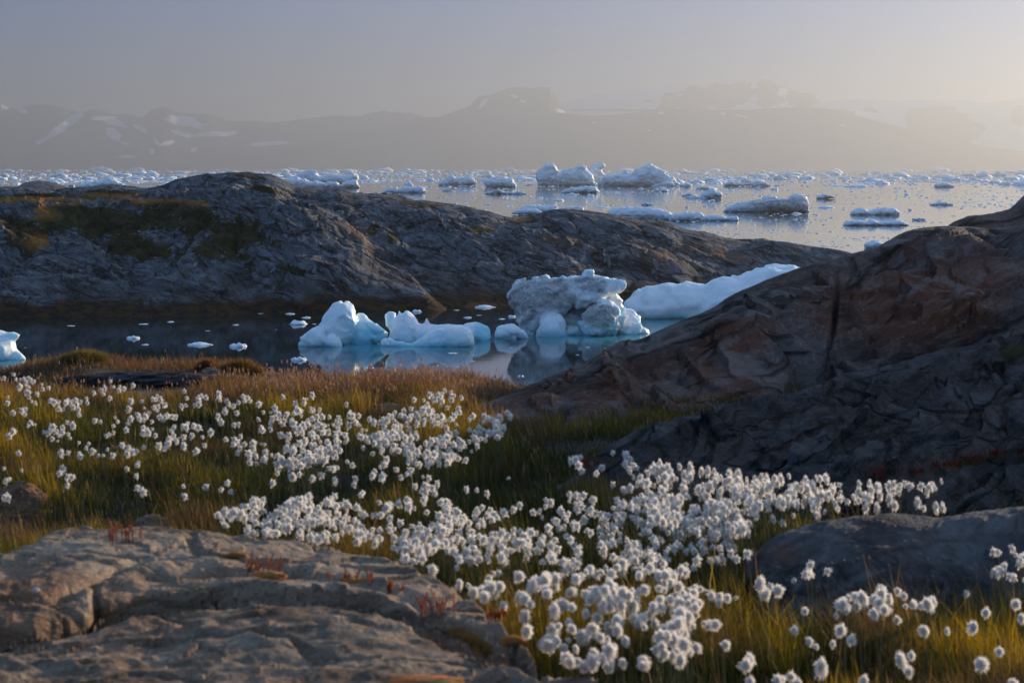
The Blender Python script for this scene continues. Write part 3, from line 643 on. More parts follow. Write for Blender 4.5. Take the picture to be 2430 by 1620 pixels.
# ---- the blocks grounded in the bay
YA = ylev(822)
berg('iceberg', 'white and cyan iceberg with a tall jagged peak standing in the bay', [
  ([(740,830),(752,785),(758,773),(773,749),(786,730),(800,717),(818,714.5),(835,724),(846,741),(852,770),(840,800),(815,830)], YA+2.2, 2.2, .9),
  ([(800,832),(815,800),(835,760),(846,741),(860,744),(875,758),(903,779),(920,790),(918,800),(903,810),(889,832)], YA+3.4, 1.7, 1.0),
  ([(706,830),(709,813),(728,792),(743,773),(758,774),(771,781),(776,795),(789,812),(812,832)], YA+.6, 1.5, .9),
  ([(765,830),(775,797),(788,792),(803,803),(812,816),(815,832)], YA+.2, .9, .9)], .12, ICE, rough=.22, seed=3,
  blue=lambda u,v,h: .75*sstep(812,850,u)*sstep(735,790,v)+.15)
YB = ylev(821)
berg('iceberg', 'long low blue-white iceberg with a leaf-like upright slab on one end', [
  ([(910,746),(924,737.5),(941,741),(938,760),(934,790),(924,790)], YB+3.2, .55, .9),
  ([(920,830),(922,800),(930,775),(936,752),(946,740.5),(970,741),(986,754),(998,769),(1034,775),(1068,769),(1094,771),(1115,779),(1124,800),(1124,830)], YB+2.4, 2.0, .9),
  ([(903,830),(904,803),(920,803),(935,811),(977,812),(1005,798),(1039,779),(1073,774),(1104,777),(1122,786),(1127,810),(1124,830)], YB, 1.5, .9),
  ([(1003,775),(1009,752),(1015,754),(1023,775),(1018,785),(1006,785)], YB+2.6, .4, .9),
  ([(1085,824),(1090,775),(1110,768),(1126,768),(1153,777),(1165,792),(1158,812),(1150,824)], YB+6.5, 1.6, .9)], .12, ICE, rough=.17, seed=13,
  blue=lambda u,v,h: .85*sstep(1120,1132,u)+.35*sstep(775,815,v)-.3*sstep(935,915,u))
YC = ylev(796)
def dirtC(u, v, h):
    m = np.maximum(ell(u,v,1300,700,110,50,.1), np.maximum(ell(u,v,1430,750,62,42,.2), ell(u,v,1240,720,50,60)))
    m = np.maximum(m, ell(u,v,1400,680,50,25))*1.3+.45
    clean = np.maximum(np.maximum(ell(u,v,1300,775,34,42), ell(u,v,1470,678,28,26)), np.maximum(ell(u,v,1500,780,50,60,.9), ell(u,v,1410,706,60,12,.3)))
    return np.clip(m-1.1*np.clip(clean+.25,0,1), 0, 1)*.8
berg('iceberg', 'large dirt-streaked grey iceberg with a snout-like overhang and a dark hollow', [
  ([(1203,695),(1217,681),(1224,663),(1234,662),(1248,666),(1280,659),(1293,654),(1304,663),(1325,663),(1343,657),(1358,652),(1372,661),(1387,657),(1409,653),(1426,657),(1440,664),(1446,690),(1440,715),(1420,725),(1385,732),(1362,726),(1345,735),(1325,755),(1300,760),(1275,780),(1236,780),(1222,737),(1212,715)], YC+1.8, 2.2, .95),
  ([(1400,668),(1425,657),(1443,664),(1457,665),(1472,669),(1478,674),(1472,686),(1456,697),(1430,706),(1400,700)], YC+1.2, .95, .9),
  ([(1436,700),(1456,700),(1472,720),(1489,731),(1511,753),(1523,771),(1538,788),(1530,806),(1440,806),(1445,760)], YC+2.6, 2.0, .9),
  ([(1222,737),(1245,735),(1276,738),(1278,770),(1274,806),(1256,806),(1236,782)], YC+.9, 1.1, .9),
  ([(1275,806),(1276,785),(1285,754),(1305,742),(1326,744),(1336,756),(1339,773),(1336,806)], YC-.4, 1.2, .9),
  ([(1375,770),(1380,748),(1396,731),(1421,715),(1455,717),(1478,737),(1480,757),(1462,780),(1440,806),(1400,806)], YC+.2, 1.6, .95),
  ([(1330,806),(1336,780),(1348,770),(1375,778),(1392,790),(1420,806)], YC+.8, .9, .9),
  ([(1310,790),(1315,715),(1420,715),(1425,806),(1310,806)], YC+3.6, 1.7, .6),
  ([(1386,658),(1385,649),(1392,640),(1411,636.5),(1412.5,644),(1408,654),(1400,660)], YC+1.6, .5, .7)], .13, ICE, rough=.40, seed=23,
  blue=lambda u,v,h: .3*sstep(755,795,v)+.55*np.clip(ell(u,v,1365,750,26,26)+.3,0,1)+.4*np.clip(ell(u,v,1398,646,16,12),0,1), dirt=dirtC)  # blue over the hollow paints its shade into the ice colour
YD = ylev(757)
berg('iceberg', 'smooth bright white iceberg partly behind the brown rock outcrop', [
  ([(1478,770),(1482,719),(1500,705),(1519,691),(1530,680),(1568,677),(1620,673),(1675,677),(1685,667),(1716,658),(1751,663),(1792,644),(1833,632),(1878,628),(1930,640),(1990,680),(2010,770)], YD+3, 3.2, 1.3)], .2, ICE, rough=.2, seed=33, nscale=1.6,
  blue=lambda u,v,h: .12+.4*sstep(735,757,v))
YE = ylev(858)
berg('iceberg', 'white iceberg cut off by the left frame edge, with a curling lip', [
  ([(-120,870),(-110,790),(-60,775),(0,783),(21,787),(51,790),(47,800),(34,810),(36,826),(54,843),(64,853),(64,870)], YE+1.8, 1.6, .9)], .15, ICE, rough=.12, seed=43, blue=lambda u,v,h: .2)
berg('ice_block', 'crumbly snow-white ice heap against the left foot of the dirty iceberg', [
  ([(1170,808),(1178,782),(1192,774),(1215,768),(1230,776),(1250,785),(1256,808)], ylev(805)+1, .9, 1.0)], .13, ICE, 'ice block', rough=.22, seed=53, blue=lambda u,v,h: .1)

# ---- bergs out on the fjord (outline in the photograph, distance from the waterline row)
def cb(z, s, pts): return [(z[0]+a/s, z[1]+b/s) for a, b in pts]
Z1, Z2, Z3 = (1240,370), (1830,370), (640,370); K = 3.92
FAR = [
 ('white iceberg ridge with several jagged towers on the skyline', [
   (cb(Z1,K,[(140,290),(125,190),(150,130),(215,80),(290,70),(325,125),(345,180),(340,290)]),1729,4,1),
   (cb(Z1,K,[(300,290),(330,120),(400,118),(480,110),(540,85),(580,80),(610,130),(655,190),(665,240),(715,275),(720,290)]),1735,4,1),
   (cb(Z1,K,[(600,290),(612,125),(640,80),(720,72),(750,50),(765,95),(735,130),(760,165),(700,250),(700,290)]),1760,2.6,1)], .8),
 ('broad iceberg with two humps and a long sloping white ramp, beside the jagged towers', [
   (cb(Z1,K,[(700,290),(705,230),(760,180),(870,170),(930,165),(1000,168),(1050,122),(1130,108),(1180,70),(1240,95),(1330,150),(1400,195),(1450,245),(1460,300)]),1700,5,1),
   (cb(Z1,K,[(915,230),(930,170),(945,116),(985,150),(1005,175),(1010,230)]),1700,1.6,1),
   (cb(Z1,K,[(1140,300),(1200,272),(1340,240),(1400,255),(1470,300)]),1690,2.5,1)], .8),
 ('low dome of white ice with a dark lump at its waterline', [(cb(Z1,K,[(350,352),(360,330),(450,300),(600,280),(680,288),(722,330),(715,352)]),ylev(458),2.2,1.2)], .5),
 ('long sloping iceberg with a smooth ramp and grey shaded end, just past the headland', [
   (cb(Z1,K,[(790,610),(795,515),(880,478),(1000,478),(1200,481),(1320,500),(1400,538),(1540,545),(1540,610)]),ylev(524)+4,1.6,1.2),
   (cb(Z1,K,[(1350,612),(1400,545),(1540,520),(1650,530),(1690,560),(1720,612)]),ylev(524),1.5,1.2),
   (cb(Z1,K,[(1650,612),(1690,560),(1760,548),(1850,556),(1900,568),(1990,562),(2012,590),(1990,612)]),ylev(524)+1,1.0,1.2)], .22),
 ('dark-banded iceberg with a green-white knob at one end, out on open water', [
   (cb(Z1,K,[(1850,530),(1860,518),(1920,470),(2000,432),(2100,430),(2150,415),(2240,405),(2352,405)])+cb(Z2,K,[(150,405),(300,425),(350,432),(356,530)]),ylev(503)+1,2.4,1.2),
   (cb(Z2,K,[(140,440),(158,390),(200,358),(262,350),(315,372),(350,425),(352,460)]),ylev(503)+2,2.2,1.1),
   (cb(Z1,K,[(2230,420),(2240,368),(2300,372),(2352,376)])+cb(Z2,K,[(60,392),(140,405),(120,425)]),ylev(503)+3,1.0,1.1)], .26),
 ('pale blue floe with two smooth rounded humps, upper of a pair', [
   (cb(Z2,K,[(735,560),(736,530),(752,508),(820,484),(870,495),(910,516),(980,490),(1060,482),(1150,490),(1196,520),(1196,560)]),ylev(510),1.1,1.4)], .2),
 ('flat tapering floe with a small central bump, lower of a pair', [
   (cb(Z2,K,[(650,656),(700,605),(800,597),(880,610),(930,588),(1000,610),(1100,605),(1210,597),(1312,656)]),ylev(535),.9,1.6)], .17),
 ('small ice mound right against the crest of the brown outcrop', [(cb(Z2,K,[(880,870),(862,832),(900,800),(960,783),(1040,808),(1090,840),(1090,870)]),ylev(589),.8,1.2)], .13),
 ('blue-shaded pyramid iceberg behind the left end of the headland', [([(170,455),(182,441),(206,433),(229,428),(248,426),(258,418.5),(266,420),(282,431),(305,441),(312,455)],ylev(446),4,1)], .8),
 ('high-shouldered grey-white iceberg just above the dome of the headland', [
   ([(668,440),(672,426),(699,418),(716,408),(734,404),(750,408),(757,418),(770,426),(790,440)],ylev(441),3.5,1),
   (cb(Z3,K,[(430,260),(455,170),(480,190),(560,170),(700,180),(790,165),(832,195),(800,260)]),1729,3,1)], .8),
 ('white wedge of ice in front of the grey-white iceberg', [
   (cb(Z3,K,[(120,300),(130,225),(260,200),(370,235),(520,245),(620,240),(660,270),(640,300)]),ylev(446),3,1),
   (cb(Z3,K,[(640,300),(660,270),(720,230),(800,226),(850,290),(850,302)]),ylev(446),3,1)], .7),
 ('long flat-topped blue-white ice slab right of the headland crest', [(cb(Z3,K,[(1040,352),(1045,320),(1120,298),(1200,295),(1320,285),(1430,290),(1466,325),(1455,352)]),ylev(458),2.5,1)], .6),
 ('blue iceberg with one sharp peak and a sloping back', [(cb(Z3,K,[(1560,275),(1570,255),(1640,213),(1690,181),(1740,205),(1860,195),(1915,222),(1925,275)]),ylev(440),3,1)], .8),
 ('hazy iceberg with a stepped white top next to the sharp-peaked one', [(cb(Z3,K,[(2000,290),(2010,230),(2080,210),(2200,200),(2260,215),(2300,270),(2290,300)]),ylev(445),3,1)], .8),
 ('low blue floe carrying a brown mound of dirt', [(cb(Z3,K,[(1990,358),(2010,340),(2080,320),(2150,320),(2190,335),(2352,330),(2400,345),(2390,358)]),ylev(461),1.2,1.3)], .45),
 ('lumpy ice raft of broken blocks touching the headland', [(cb(Z1,K,[(-50,545),(-40,490),(40,460),(90,450),(200,460),(320,465),(330,500),(420,480),(560,470),(575,500),(560,545)]),ylev(503),1.0,1.3)], .24),
 ('low shelf of ice beside the headland, below the broken raft', [(cb(Z1,K,[(-120,545),(-80,510),(30,492),(150,500),(180,520),(170,545)]),ylev(510),.9,1.3)], .24),
 ('small white iceberg with a knobbly crest, amid open water', [
   (cb(Z1,K,[(1640,395),(1660,355),(1720,320),(1760,298),(1800,310),(1850,345),(1858,395)]),1000,1.6,1.1),
   (cb(Z1,K,[(1515,402),(1530,380),(1620,365),(1650,402)]),1000,1.0,1.2),
   (cb(Z1,K,[(1530,410),(1560,386),(1640,376),(1800,380),(1860,410)]),1000,1.0,1.6)], .4),
 ('blue-grey ice cone left of the knobbly iceberg', [(cb(Z1,K,[(1455,380),(1500,355),(1560,345),(1610,365),(1620,380)]),ylev(466),1.2,1.2)], .4),
 ('white two-toothed ice stump on the bright water', [(cb(Z1,K,[(1285,340),(1290,305),(1308,280),(1322,305),(1337,296),(1360,328),(1358,340)]),ylev(455),1.3,1.2)], .4),
 ('small square ice stump beside the two-toothed one', [(cb(Z1,K,[(1225,335),(1235,308),(1262,305),(1270,335)]),ylev(455),1.1,1.1)], .4),
 ('low twin-peaked iceberg far out to the right of the sloping ramp', [(cb(Z1,K,[(1850,282),(1870,258),(1960,235),(2030,255),(2110,250),(2190,228),(2250,250),(2330,275),(2330,285)]),ylev(442),2.5,1.1)], .7),
 ('small blue mound at the foot of the sloping ramp', [(cb(Z1,K,[(1460,292),(1480,265),(1530,247),(1570,262),(1585,292)]),ylev(444),2,1.1)], .6),
 ('low white mound left of the knobbly iceberg top', [(cb(Z1,K,[(1595,318),(1640,288),(1720,278),(1760,300),(1770,318)]),ylev(451),1.6,1.1)], .5),
 ('two-tone floe, half white and half brown, right of the dark-banded iceberg', [(cb(Z2,K,[(412,402),(420,372),(470,358),(540,365),(605,382),(600,402)]),ylev(472),1.2,1.2)], .4),
 ('hazy white iceberg with ragged top in the distant pack', [(cb(Z2,K,[(1505,292),(1515,265),(1580,255),(1610,240),(1650,262),(1725,285),(1725,294)]),ylev(444),2,1.1)], .6),
 ('flat oval floe with a low blue hump near mid-distance', [(cb(Z2,K,[(1465,462),(1480,442),(1550,430),(1620,425),(1690,445),(1698,462)]),ylev(487),1.0,1.3)], .3),
 ('slim white floe below the oval floe', [(cb(Z2,K,[(1300,600),(1310,580),(1380,575),(1440,585),(1450,600)]),ylev(523),.6,1.4)], .2),
 ('small flat pan of ice in the middle of the fjord', [(cb(Z1,K,[(1095,462),(1105,445),(1150,431),(1200,440),(1208,462)]),ylev(487),.8,1.3)], .28),
]
for i, (lab, lobes, vox) in enumerate(FAR):
    dirt = None
    if 'dark-banded' in lab: dirt = lambda u,v,h: np.clip(.95*np.clip(1.3*ell(u,v,1850,487,95,17)+.3,0,1),0,1)
    if 'two-tone' in lab: dirt = lambda u,v,h: .9*sstep(1950,1962,u)
    if 'brown mound' in lab: dirt = lambda u,v,h: .95*np.clip(ell(u,v,1180,455,14,9)*1.6+.2,0,1)
    if 'dark lump' in lab: dirt = lambda u,v,h: np.clip(ell(u,v,1387,457,8,6)*3+.2,0,1)
    lobes = [(p, y, r, th) for p, y, r, th in lobes]
    berg('iceberg' if vox > .21 else 'ice_floe', lab, lobes, vox, SEAICE, 'iceberg' if vox > .21 else 'ice floe', rough=.30, seed=100+i*7, nscale=vox*4.5, smooth=1, dirt=dirt,
         blue=lambda u,v,h: .10+0*h)

# ---- floes: a few shapes, copied
def floe_mesh(seed, flat, lump, det=3):
    V, F = ico(det); V = V.copy()
    n = fbm(V*1.3+seed*9.1, 4, seed)*1.0; m = fbm(V*3.1+seed, 3, seed+1, .5, True)
    V = V*(1+.38*n+.12*m)[:,None]
    V[:,2] = np.where(V[:,2] > 0, V[:,2]*flat*(1+lump*np.clip(fbm(V*np.array([1.6,1.6,0])+seed*3,3,seed+2)+.1,0,2)), V[:,2]*.25)
    V[:,0] *= 1.0; V[:,1] *= .8
    return V, F
PROT = []
for s, (fl, lu) in enumerate([(.16,.6),(.22,1.2),(.34,2.2),(.14,2.5),(.5,1.6),(.28,3.2),(.10,.3),(.75,1.2)]):
    V, F = floe_mesh(s+3, fl, lu)
    PROT.append(mesh('floe', V, F, FLOE, True, {'blue':np.clip(.25-V[:,2]*.4,0,.3), 'dirt':np.full(len(V), .0)}))
DIRTY = []
for s in range(2):
    V, F = floe_mesh(s+23, .2, 1.5); DIRTY.append(mesh('floe', V, F, FLOE, True, {'blue':0*V[:,0], 'dirt':np.full(len(V), .75)}))
def floe(u, v, wpx, kind, label, group=None, rot=None, hs=1.0, cat='ice floe'):
    Y = ylev(v); r = wpx*.5*Y/FP
    o = thing('ice_floe', (DIRTY+PROT)[kind+2], label, cat, ((u-CU)/FP*Y, Y, SEA-.02*r), group)
    o.scale = (r/1.05, r/1.05, r*hs/1.05); o.rotation_euler = (0,0,RNG.uniform(0,6.28) if rot is None else rot)
    return o
BAYF = [(168,773,22,0),(341,769,24,0),(404,764,17,1),(315,803,32,5),(345,818,18,1),(473,818,58,3),(564,822,42,5),(560,771,16,1),(618,744,14,0),(688,745,24,3),(727,754,26,1),(709,769,43,2),(746,769,14,0),(708,854,38,5),(493,785,13,0),(990,740,25,2),(1030,732,32,3),(1149,729,48,3),(1083,736,18,0),(1110,754,24,1),(1136,748,14,0),(1236,893,16,2),(1215,752,20,2),(1190,757,16,3),(883,874,13,2),(1038,867,10,1),(1122,857,12,0),(1074,838,26,6),(1394,824,12,0),(1440,826,14,6),(1212,826,10,0),(640,872,8,0),(60,825,8,0),(655,782,7,0),(950,866,9,0),(1085,870,9,1),(1370,842,11,0),(1620,770,20,6),(1660,762,18,0)]
ordn = ['beside the peaked iceberg']
for i, (u, v, w_, k) in enumerate(BAYF):
    big = {5:'rounded white log of ice floating alone on the dark bay', 6:'white floe with a small hump, right of the log-shaped floe', 11:'oval white floe just left of the peaked iceberg', 13:'thin white sliver of ice below the oval floe', 17:'flat pan of ice with a bump, nearest the far rocks', 3:'bird-shaped white scrap of ice on the dark bay', 16:'forked white ice scrap near the far rocks', 15:'blue ice chunk behind the long low iceberg', 21:'small white ice chunk nearest the meadow edge'}.get(i)
    floe(u, v, w_, k, big or 'small white scrap of ice floating on the dark bay', None if big else 'ice scraps in the bay', 0 if big else None, .75)
# open fjord: rows get denser towards the horizon
def fjord_samples(n, seed, vmin, vmax, pw):
    r = np.random.default_rng(seed); out = []
    while len(out) < n:
        v = vmin+(vmax-vmin)*r.random()**pw; u = r.uniform(-60, 2500)
        if v > np.interp(u, [p[0] for p in SIL], [p[1] for p in SIL])+4: continue
        q = fbm(np.array([[u/210., v/(4.+(v-400)*.05), 0]]), 3, 77)[0]
        if r.random() > .30+1.7*q+.3*(v < 432): continue
        out.append((u, v))
    return out
for i, (u, v) in enumerate(fjord_samples(225, 5, 428, 592, 2.2)):
    w_ = float(np.clip(RNG.pareto(1.7)*9+8, 8, 62))*(.8 if v > 500 else 1.0)
    k = int(RNG.choice([0,1,2,3,4,5,6,-1,-2], p=[.22,.20,.05,.20,.0,.05,.20,.05,.03]))
    if k < 0: floe(u, v, w_, k, 'grey-brown dirty floe drifting on the open fjord', 'dirty floes on the fjord')
    else: floe(u, v, w_, k, 'white scrap of ice drifting on the open fjord', 'white floes on the fjord', None, RNG.uniform(.6,1.3))
# brash ice: what is left, far too many to count
def scatter(n, vmin, vmax, pw, wlo, whi, seed):
    r = np.random.default_rng(seed); Vs, Fs, off = [], [], 0
    pro = [floe_mesh(s+50, f, l, 2) for s, (f, l) in enumerate([(.12,1),(.18,2),(.09,.5),(.22,2.5),(.3,1.0)])]
    for (u, v) in fjord_samples(n, seed, vmin, vmax, pw):
        Y = ylev(v); rr = np.clip(r.pareto(2.0)*wlo+wlo, wlo, whi)*.5*Y/FP
        V, F = pro[r.integers(len(pro))]; a = r.uniform(0,6.28); c, s = math.cos(a), math.sin(a)
        W = V*rr; W = np.stack([W[:,0]*c-W[:,1]*s, W[:,0]*s+W[:,1]*c, W[:,2]],1)+np.array([(u-CU)/FP*Y, Y, SEA])
        Vs.append(W); Fs.append(F+off); off += len(V)
    return np.concatenate(Vs), np.concatenate(Fs)
va, fa = scatter(4200, 402.5, 438, 1.0, 6, 48, 91); vb, fb = scatter(5200, 428, 596, 1.4, 2.8, 10, 92)
V = np.concatenate([va, vb]); F = np.concatenate([fa, fb+len(va)])
obj('brash_ice', V, F, FLOE, 'countless bits of brash ice strewn over the fjord', None, 'stuff', attrs={'blue':np.full(len(V),.12), 'dirt':np.where(fbm(V/60.,2,5) > .42, .5, 0.0)})
# ================================================================ small islet with huts behind the headland
def box(c, s, rz=0):
    v = np.array([(x,y,z) for z in (-.5,.5) for y in (-.5,.5) for x in (-.5,.5)])*np.array(s)+np.array(c)
    return v, np.array([[0,2,3,1],[4,5,7,6],[0,1,5,4],[2,6,7,3],[0,4,6,2],[1,3,7,5]])
def plain(name, col, rough=.8, spec=.3, noise=.15):
    t = NT(name); n = t.noise(t.n('TexCoord').outputs['Object'], 8, 4, .6)
    c = t.mix(t.ramp(n, [(.35,0.0),(.65,1.0)]), tuple(x*(1-noise) for x in col), tuple(min(1,x*(1+noise)) for x in col))
    b = t.n('BsdfPrincipled', {'Base Color':c, 'Roughness':rough}); b.inputs['Specular IOR Level'].default_value = spec
    return t.done(b)
us = np.linspace(-40, 300, 150); ys = np.linspace(1270, 1380, 50)
U, Y, X = fan(us, ys)
CI = [(-40,462,1320),(10,458,1320),(34,447,1320),(55,434,1320),(69,430.5,1320),(103,429,1320),(130,433,1320),(150,440,1320),(162,446,1320),(200,447,1320),(240,450,1320),(300,462,1320)]
Z = layer(U, Y, CI, [(-40,455,1285),(300,455,1285)], 1.6, .02, 1.4, .5)
q = np.stack([X.ravel(),Y.ravel(),Z.ravel()],1); Z = Z+.5*fbm(q/6.,4,201).reshape(U.shape)*np.clip((Z-SEA)/3,0,1)
V = np.stack([X,Y,Z],-1).reshape(-1,3); org = np.array([V[:,0].mean(),1320,SEA])
obj('rocky_islet', V, gridfaces(50,150), HEADM, 'dark rounded islet of bare rock just beyond the headland plateau', 'islet', origin=org)
WHITE = plain('white_boards', (.78,.76,.72)); DRED = plain('dark_red_paint', (.10,.022,.018)); BROWN = plain('brown_boards', (.07,.045,.03)); ROOFM = plain('pale_roof', (.62,.60,.57))
def hut(name, label, u, v, w, h, wallm, roofm, baseH, wins):
    Yh = 1316; x = (u-CU)/FP*Yh; z = (HV-v)/FP*Yh
    r = link(name, None, (x,Yh,z), label=label, category='hut')
    V, F = box((0,0,baseH*.5-.6),(w*1.12,w*.8,baseH+1.2)); obj('foundation', V, F, WHITE, parent=r, smooth=False)
    V, F = box((0,0,baseH+h/2),(w,w*.72,h)); obj('wall', V, F, wallm, parent=r, smooth=False)
    hw, hd, e = w/2+.18, w*.36+.15, baseH+h
    V = np.array([(-hw,-hd,e),(hw,-hd,e),(hw,hd,e),(-hw,hd,e),(-hw,0,e+.5),(hw,0,e+.5),(-hw,-hd,e+.18),(hw,-hd,e+.18),(hw,hd,e+.18),(-hw,hd,e+.18),(-hw,0,e+.68),(hw,0,e+.68)])
    obj('roof', V, [np.array([[0,1,5,4],[3,4,5,2],[6,10,11,7],[9,8,11,10],[0,6,7,1],[3,2,8,9]]), np.array([[0,4,10,6],[4,3,9,10],[1,7,11,5],[5,11,8,2]])], roofm, parent=r, smooth=False)
    for wx in wins:
        V, F = box((wx,-w*.36-.03,baseH+h*.52),(w*.22,.08,h*.5)); f = obj('window', V, F, DRED, parent=r, smooth=False)
        V, F = box((wx,-w*.36-.085,baseH+h*.52),(w*.12,.03,h*.3)); obj('pane', V, F, plain('dark_pane', (.02,.02,.025), .15, .5), parent=f, smooth=False)
    V, F = box((-w*.36,-w*.36-.03,baseH+h*.42),(w*.16,.07,h*.84)); obj('door', V, F, DRED, parent=r, smooth=False)
hut('wooden_hut', 'tiny white hut with dark red windows beyond the headland', 170, 446.5, 3.3, 1.5, WHITE, WHITE, .5, (-.15, 1.0))
hut('wooden_hut', 'tiny brown hut with a pale roof, beside the white one', 147, 446.5, 2.7, 1.1, BROWN, ROOFM, .5, (.55,))

# ================================================================ loose stones
def stone(name, label, u, v, wpx, hpx, Y, mat, seed, dep=.8, rust=.2, cat='rock', sink=.35):
    V, F = ico(5); V = V.copy()
    w = wpx/FP*Y*.5; h = hpx/FP*Y
    q = V*1.2+seed*5.3
    V = V*(1+.30*fbm(q,4,seed)+.10*fbm(q*2.5,3,seed+1,.5,True))[:,None]
    f1, f2 = cells(V*1.8+seed, seed+2); V = V*(1-.06*np.clip(1-(f2-f1)/.12,0,1))[:,None]
    V = V*np.array([w, w*dep, h])/np.array([1,1,1]); V[:,2] = np.where(V[:,2]>0, V[:,2]**.9 if False else V[:,2], V[:,2]*.5)
    x, z = (u-CU)/FP*Y, float(ground_z(np.array([u]), np.array([Y]))[0])
    z = max(z, float(rock_above(np.array([float(u)]), np.array([float(Y)]))[0]))
    n = len(V)
    return obj(name, V+np.array([x,Y,z-sink*h*.3]), F, mat, label, cat, attrs={'rust':np.full(n,rust), 'moss':np.zeros(n)}, origin=(x,Y,z-sink*h*.3))
stone('rock', 'small dark brown rock half sunk in golden grass behind the slab', 365, 1200, 110, 34, 8.6, SLABM, 3, .6, .2)
stone('rock', 'rusty layered rock at the left frame edge in the grass', 35, 1150, 190, 70, 9.0, SLABM, 5, .6, .8)
stone('rock', 'brown rock lying in the middle of the cotton grass', 925, 985, 90, 26, 12.2, SLABM, 8, .6, .4)
stone('rock', 'flat grey rock sheet along the meadow rim above the bay', 340, 890, 430, 24, 13.3, GREYM, 12, .35, .15, sink=-.3)
stone('stone', 'pale stone on the meadow rim beside a grass tussock', 503, 868, 52, 14, 13.7, SLABM, 15, .7, .1)
stone('rock', 'grey rock slab in the far corner of the meadow rim at the frame edge', 10, 872, 130, 20, 13.6, GREYM, 18, .3, .1)
for i, (u, v, s_, lab) in enumerate([(505,1412,26,'small whitish pebble lodged in the slab crevice, the largest there'),(540,1408,14,'tiny whitish pebble beside the larger one in the crevice'),(85,1500,16,'pale pebble at the open end of the slab crevice'),(735,1586,16,'pale pebble lying on the near face of the slab')]):
    Yp = 5.0 if v < 1520 else 3.95
    stone('pebble', lab, u, v, s_, s_*.6, Yp, plain('pale_stone', (.5,.48,.47)), 30+i, .8, 0, 'pebble', .2)

# ================================================================ grass
def ground_at(U, Y): return np.maximum(ground_z(U, Y), -99)
def grass_cloud(n, ylo, yhi, seed, hlo, hhi, wid, colfn, ulo=-420, uhi=2860, dens=None, bend=.5, seedhead=False):
    r = np.random.default_rng(seed)
    U = r.uniform(ulo, uhi, n); Y = r.uniform(ylo, yhi, n)
    X = (U-CU)/FP*Y
    q = np.stack([X,Y,0*X],1)
    g = ground_at(U, Y); ra = rock_above(U, Y)
    keep = ra < g+.04
    for (su, sy, ru, ry) in ((340,13.2,200,.65),(365,8.6,50,.2),(35,9.0,85,.35),(925,12.2,40,.2),(10,13.4,50,.35),(503,13.6,22,.15)):
        keep &= ((U-su)/ru)**2+((Y-sy)/ry)**2 > r.uniform(.6,1.1,n)
    if dens is not None: keep &= r.random(n) < dens(U, Y, q)
    U, Y, X, q, g = U[keep], Y[keep], X[keep], q[keep], g[keep]; n = len(U)
    tus = fbm(q/.45, 3, 301); pat = fbm(q/1.6, 3, 302)
    H = r.uniform(hlo, hhi, n)*np.clip(1+1.15*tus+.35*pat,.3,2.2)*np.where(r.random(n)<.035,1.5,1)*(1-.45*sstep(1180,1300,U)*sstep(9,10.5,Y))*(1-.5*sstep(11.5,13.6,Y))
    W = wid*(.6+.09*Y)*r.uniform(.7,1.3,n)
    a = r.uniform(0, 6.283, n); lean = np.clip(r.normal(0,1,n),-2,2)*bend*.6*H; lx = np.cos(a)*lean-.12*H; ly = np.sin(a)*lean
    f = r.uniform(-.9, .9, n)     # blade faces roughly towards or away from the eye
    cx, cy = np.cos(f)*W/2, np.sin(f)*W/2
    z0 = g-.01
    P0 = np.stack([X,Y,z0],1); P1 = np.stack([X+lx*.35, Y+ly*.35, z0+H*.55],1); P2 = np.stack([X+lx*1.15, Y+ly*1.15, z0+H*np.sqrt(np.clip(1-(lean/H)**2*.5,.3,1))],1)
    side = np.stack([cx,cy,0*cx],1)
    V = np.stack([P0-side, P0+side, P1+side*.75, P1-side*.75, P2],1).reshape(-1,3)
    b = np.arange(n)*5
    FQ = np.stack([b,b+1,b+2,b+3],1); FT = np.stack([b+3,b+2,b+4],1)
    c = colfn(U, Y, pat, tus, r)
    c0 = c*.75; C = np.stack([c0,c0,c,c,c*1.2],1).reshape(-1,3)
    if seedhead:
        k = np.where(r.random(n) < .6)[0]; m = len(k); s = r.uniform(.006,.012,m)
        o = len(V); p = P2[k]
        vs = np.stack([p+np.stack([-s*.35,0*s,-s],1), p+np.stack([s*.35,0*s,-s*.9],1), p+np.stack([s*.3,0*s,s*.9],1), p+np.stack([-s*.3,0*s,s],1)],1).reshape(-1,3)
        V = np.concatenate([V, vs]); bb = o+np.arange(m)*4; FQ = np.concatenate([FQ, np.stack([bb,bb+1,bb+2,bb+3],1)])
        C = np.concatenate([C, np.repeat(np.array([[.185,.12,.095]])*r.uniform(.7,1.4,(m,1)), 4, 0)])
    return V, [FQ, FT], np.clip(C,0,1)
t = NT('grass_blade')
gc = t.attr('col', True)
d1_ = t.n('BsdfDiffuse', {'Color':gc}); d2_ = t.n('BsdfTranslucent', {'Color':t.n('HueSaturation', {'Color':gc, 'Saturation':1.12, 'Value':1.35}).outputs[0]})
gl = t.n('BsdfGlossy', {'Color':(.9,.85,.75,1), 'Roughness':.38})
ms = t.n('MixShader', {0:.5}); t.t.links.new(d1_.outputs[0], ms.inputs[1]); t.t.links.new(d2_.outputs[0], ms.inputs[2])
ms2 = t.n('MixShader', {0:.035}); t.t.links.new(ms.outputs[0], ms2.inputs[1]); t.t.links.new(gl.outputs[0], ms2.inputs[2])
GRASSM = t.done(ms2)
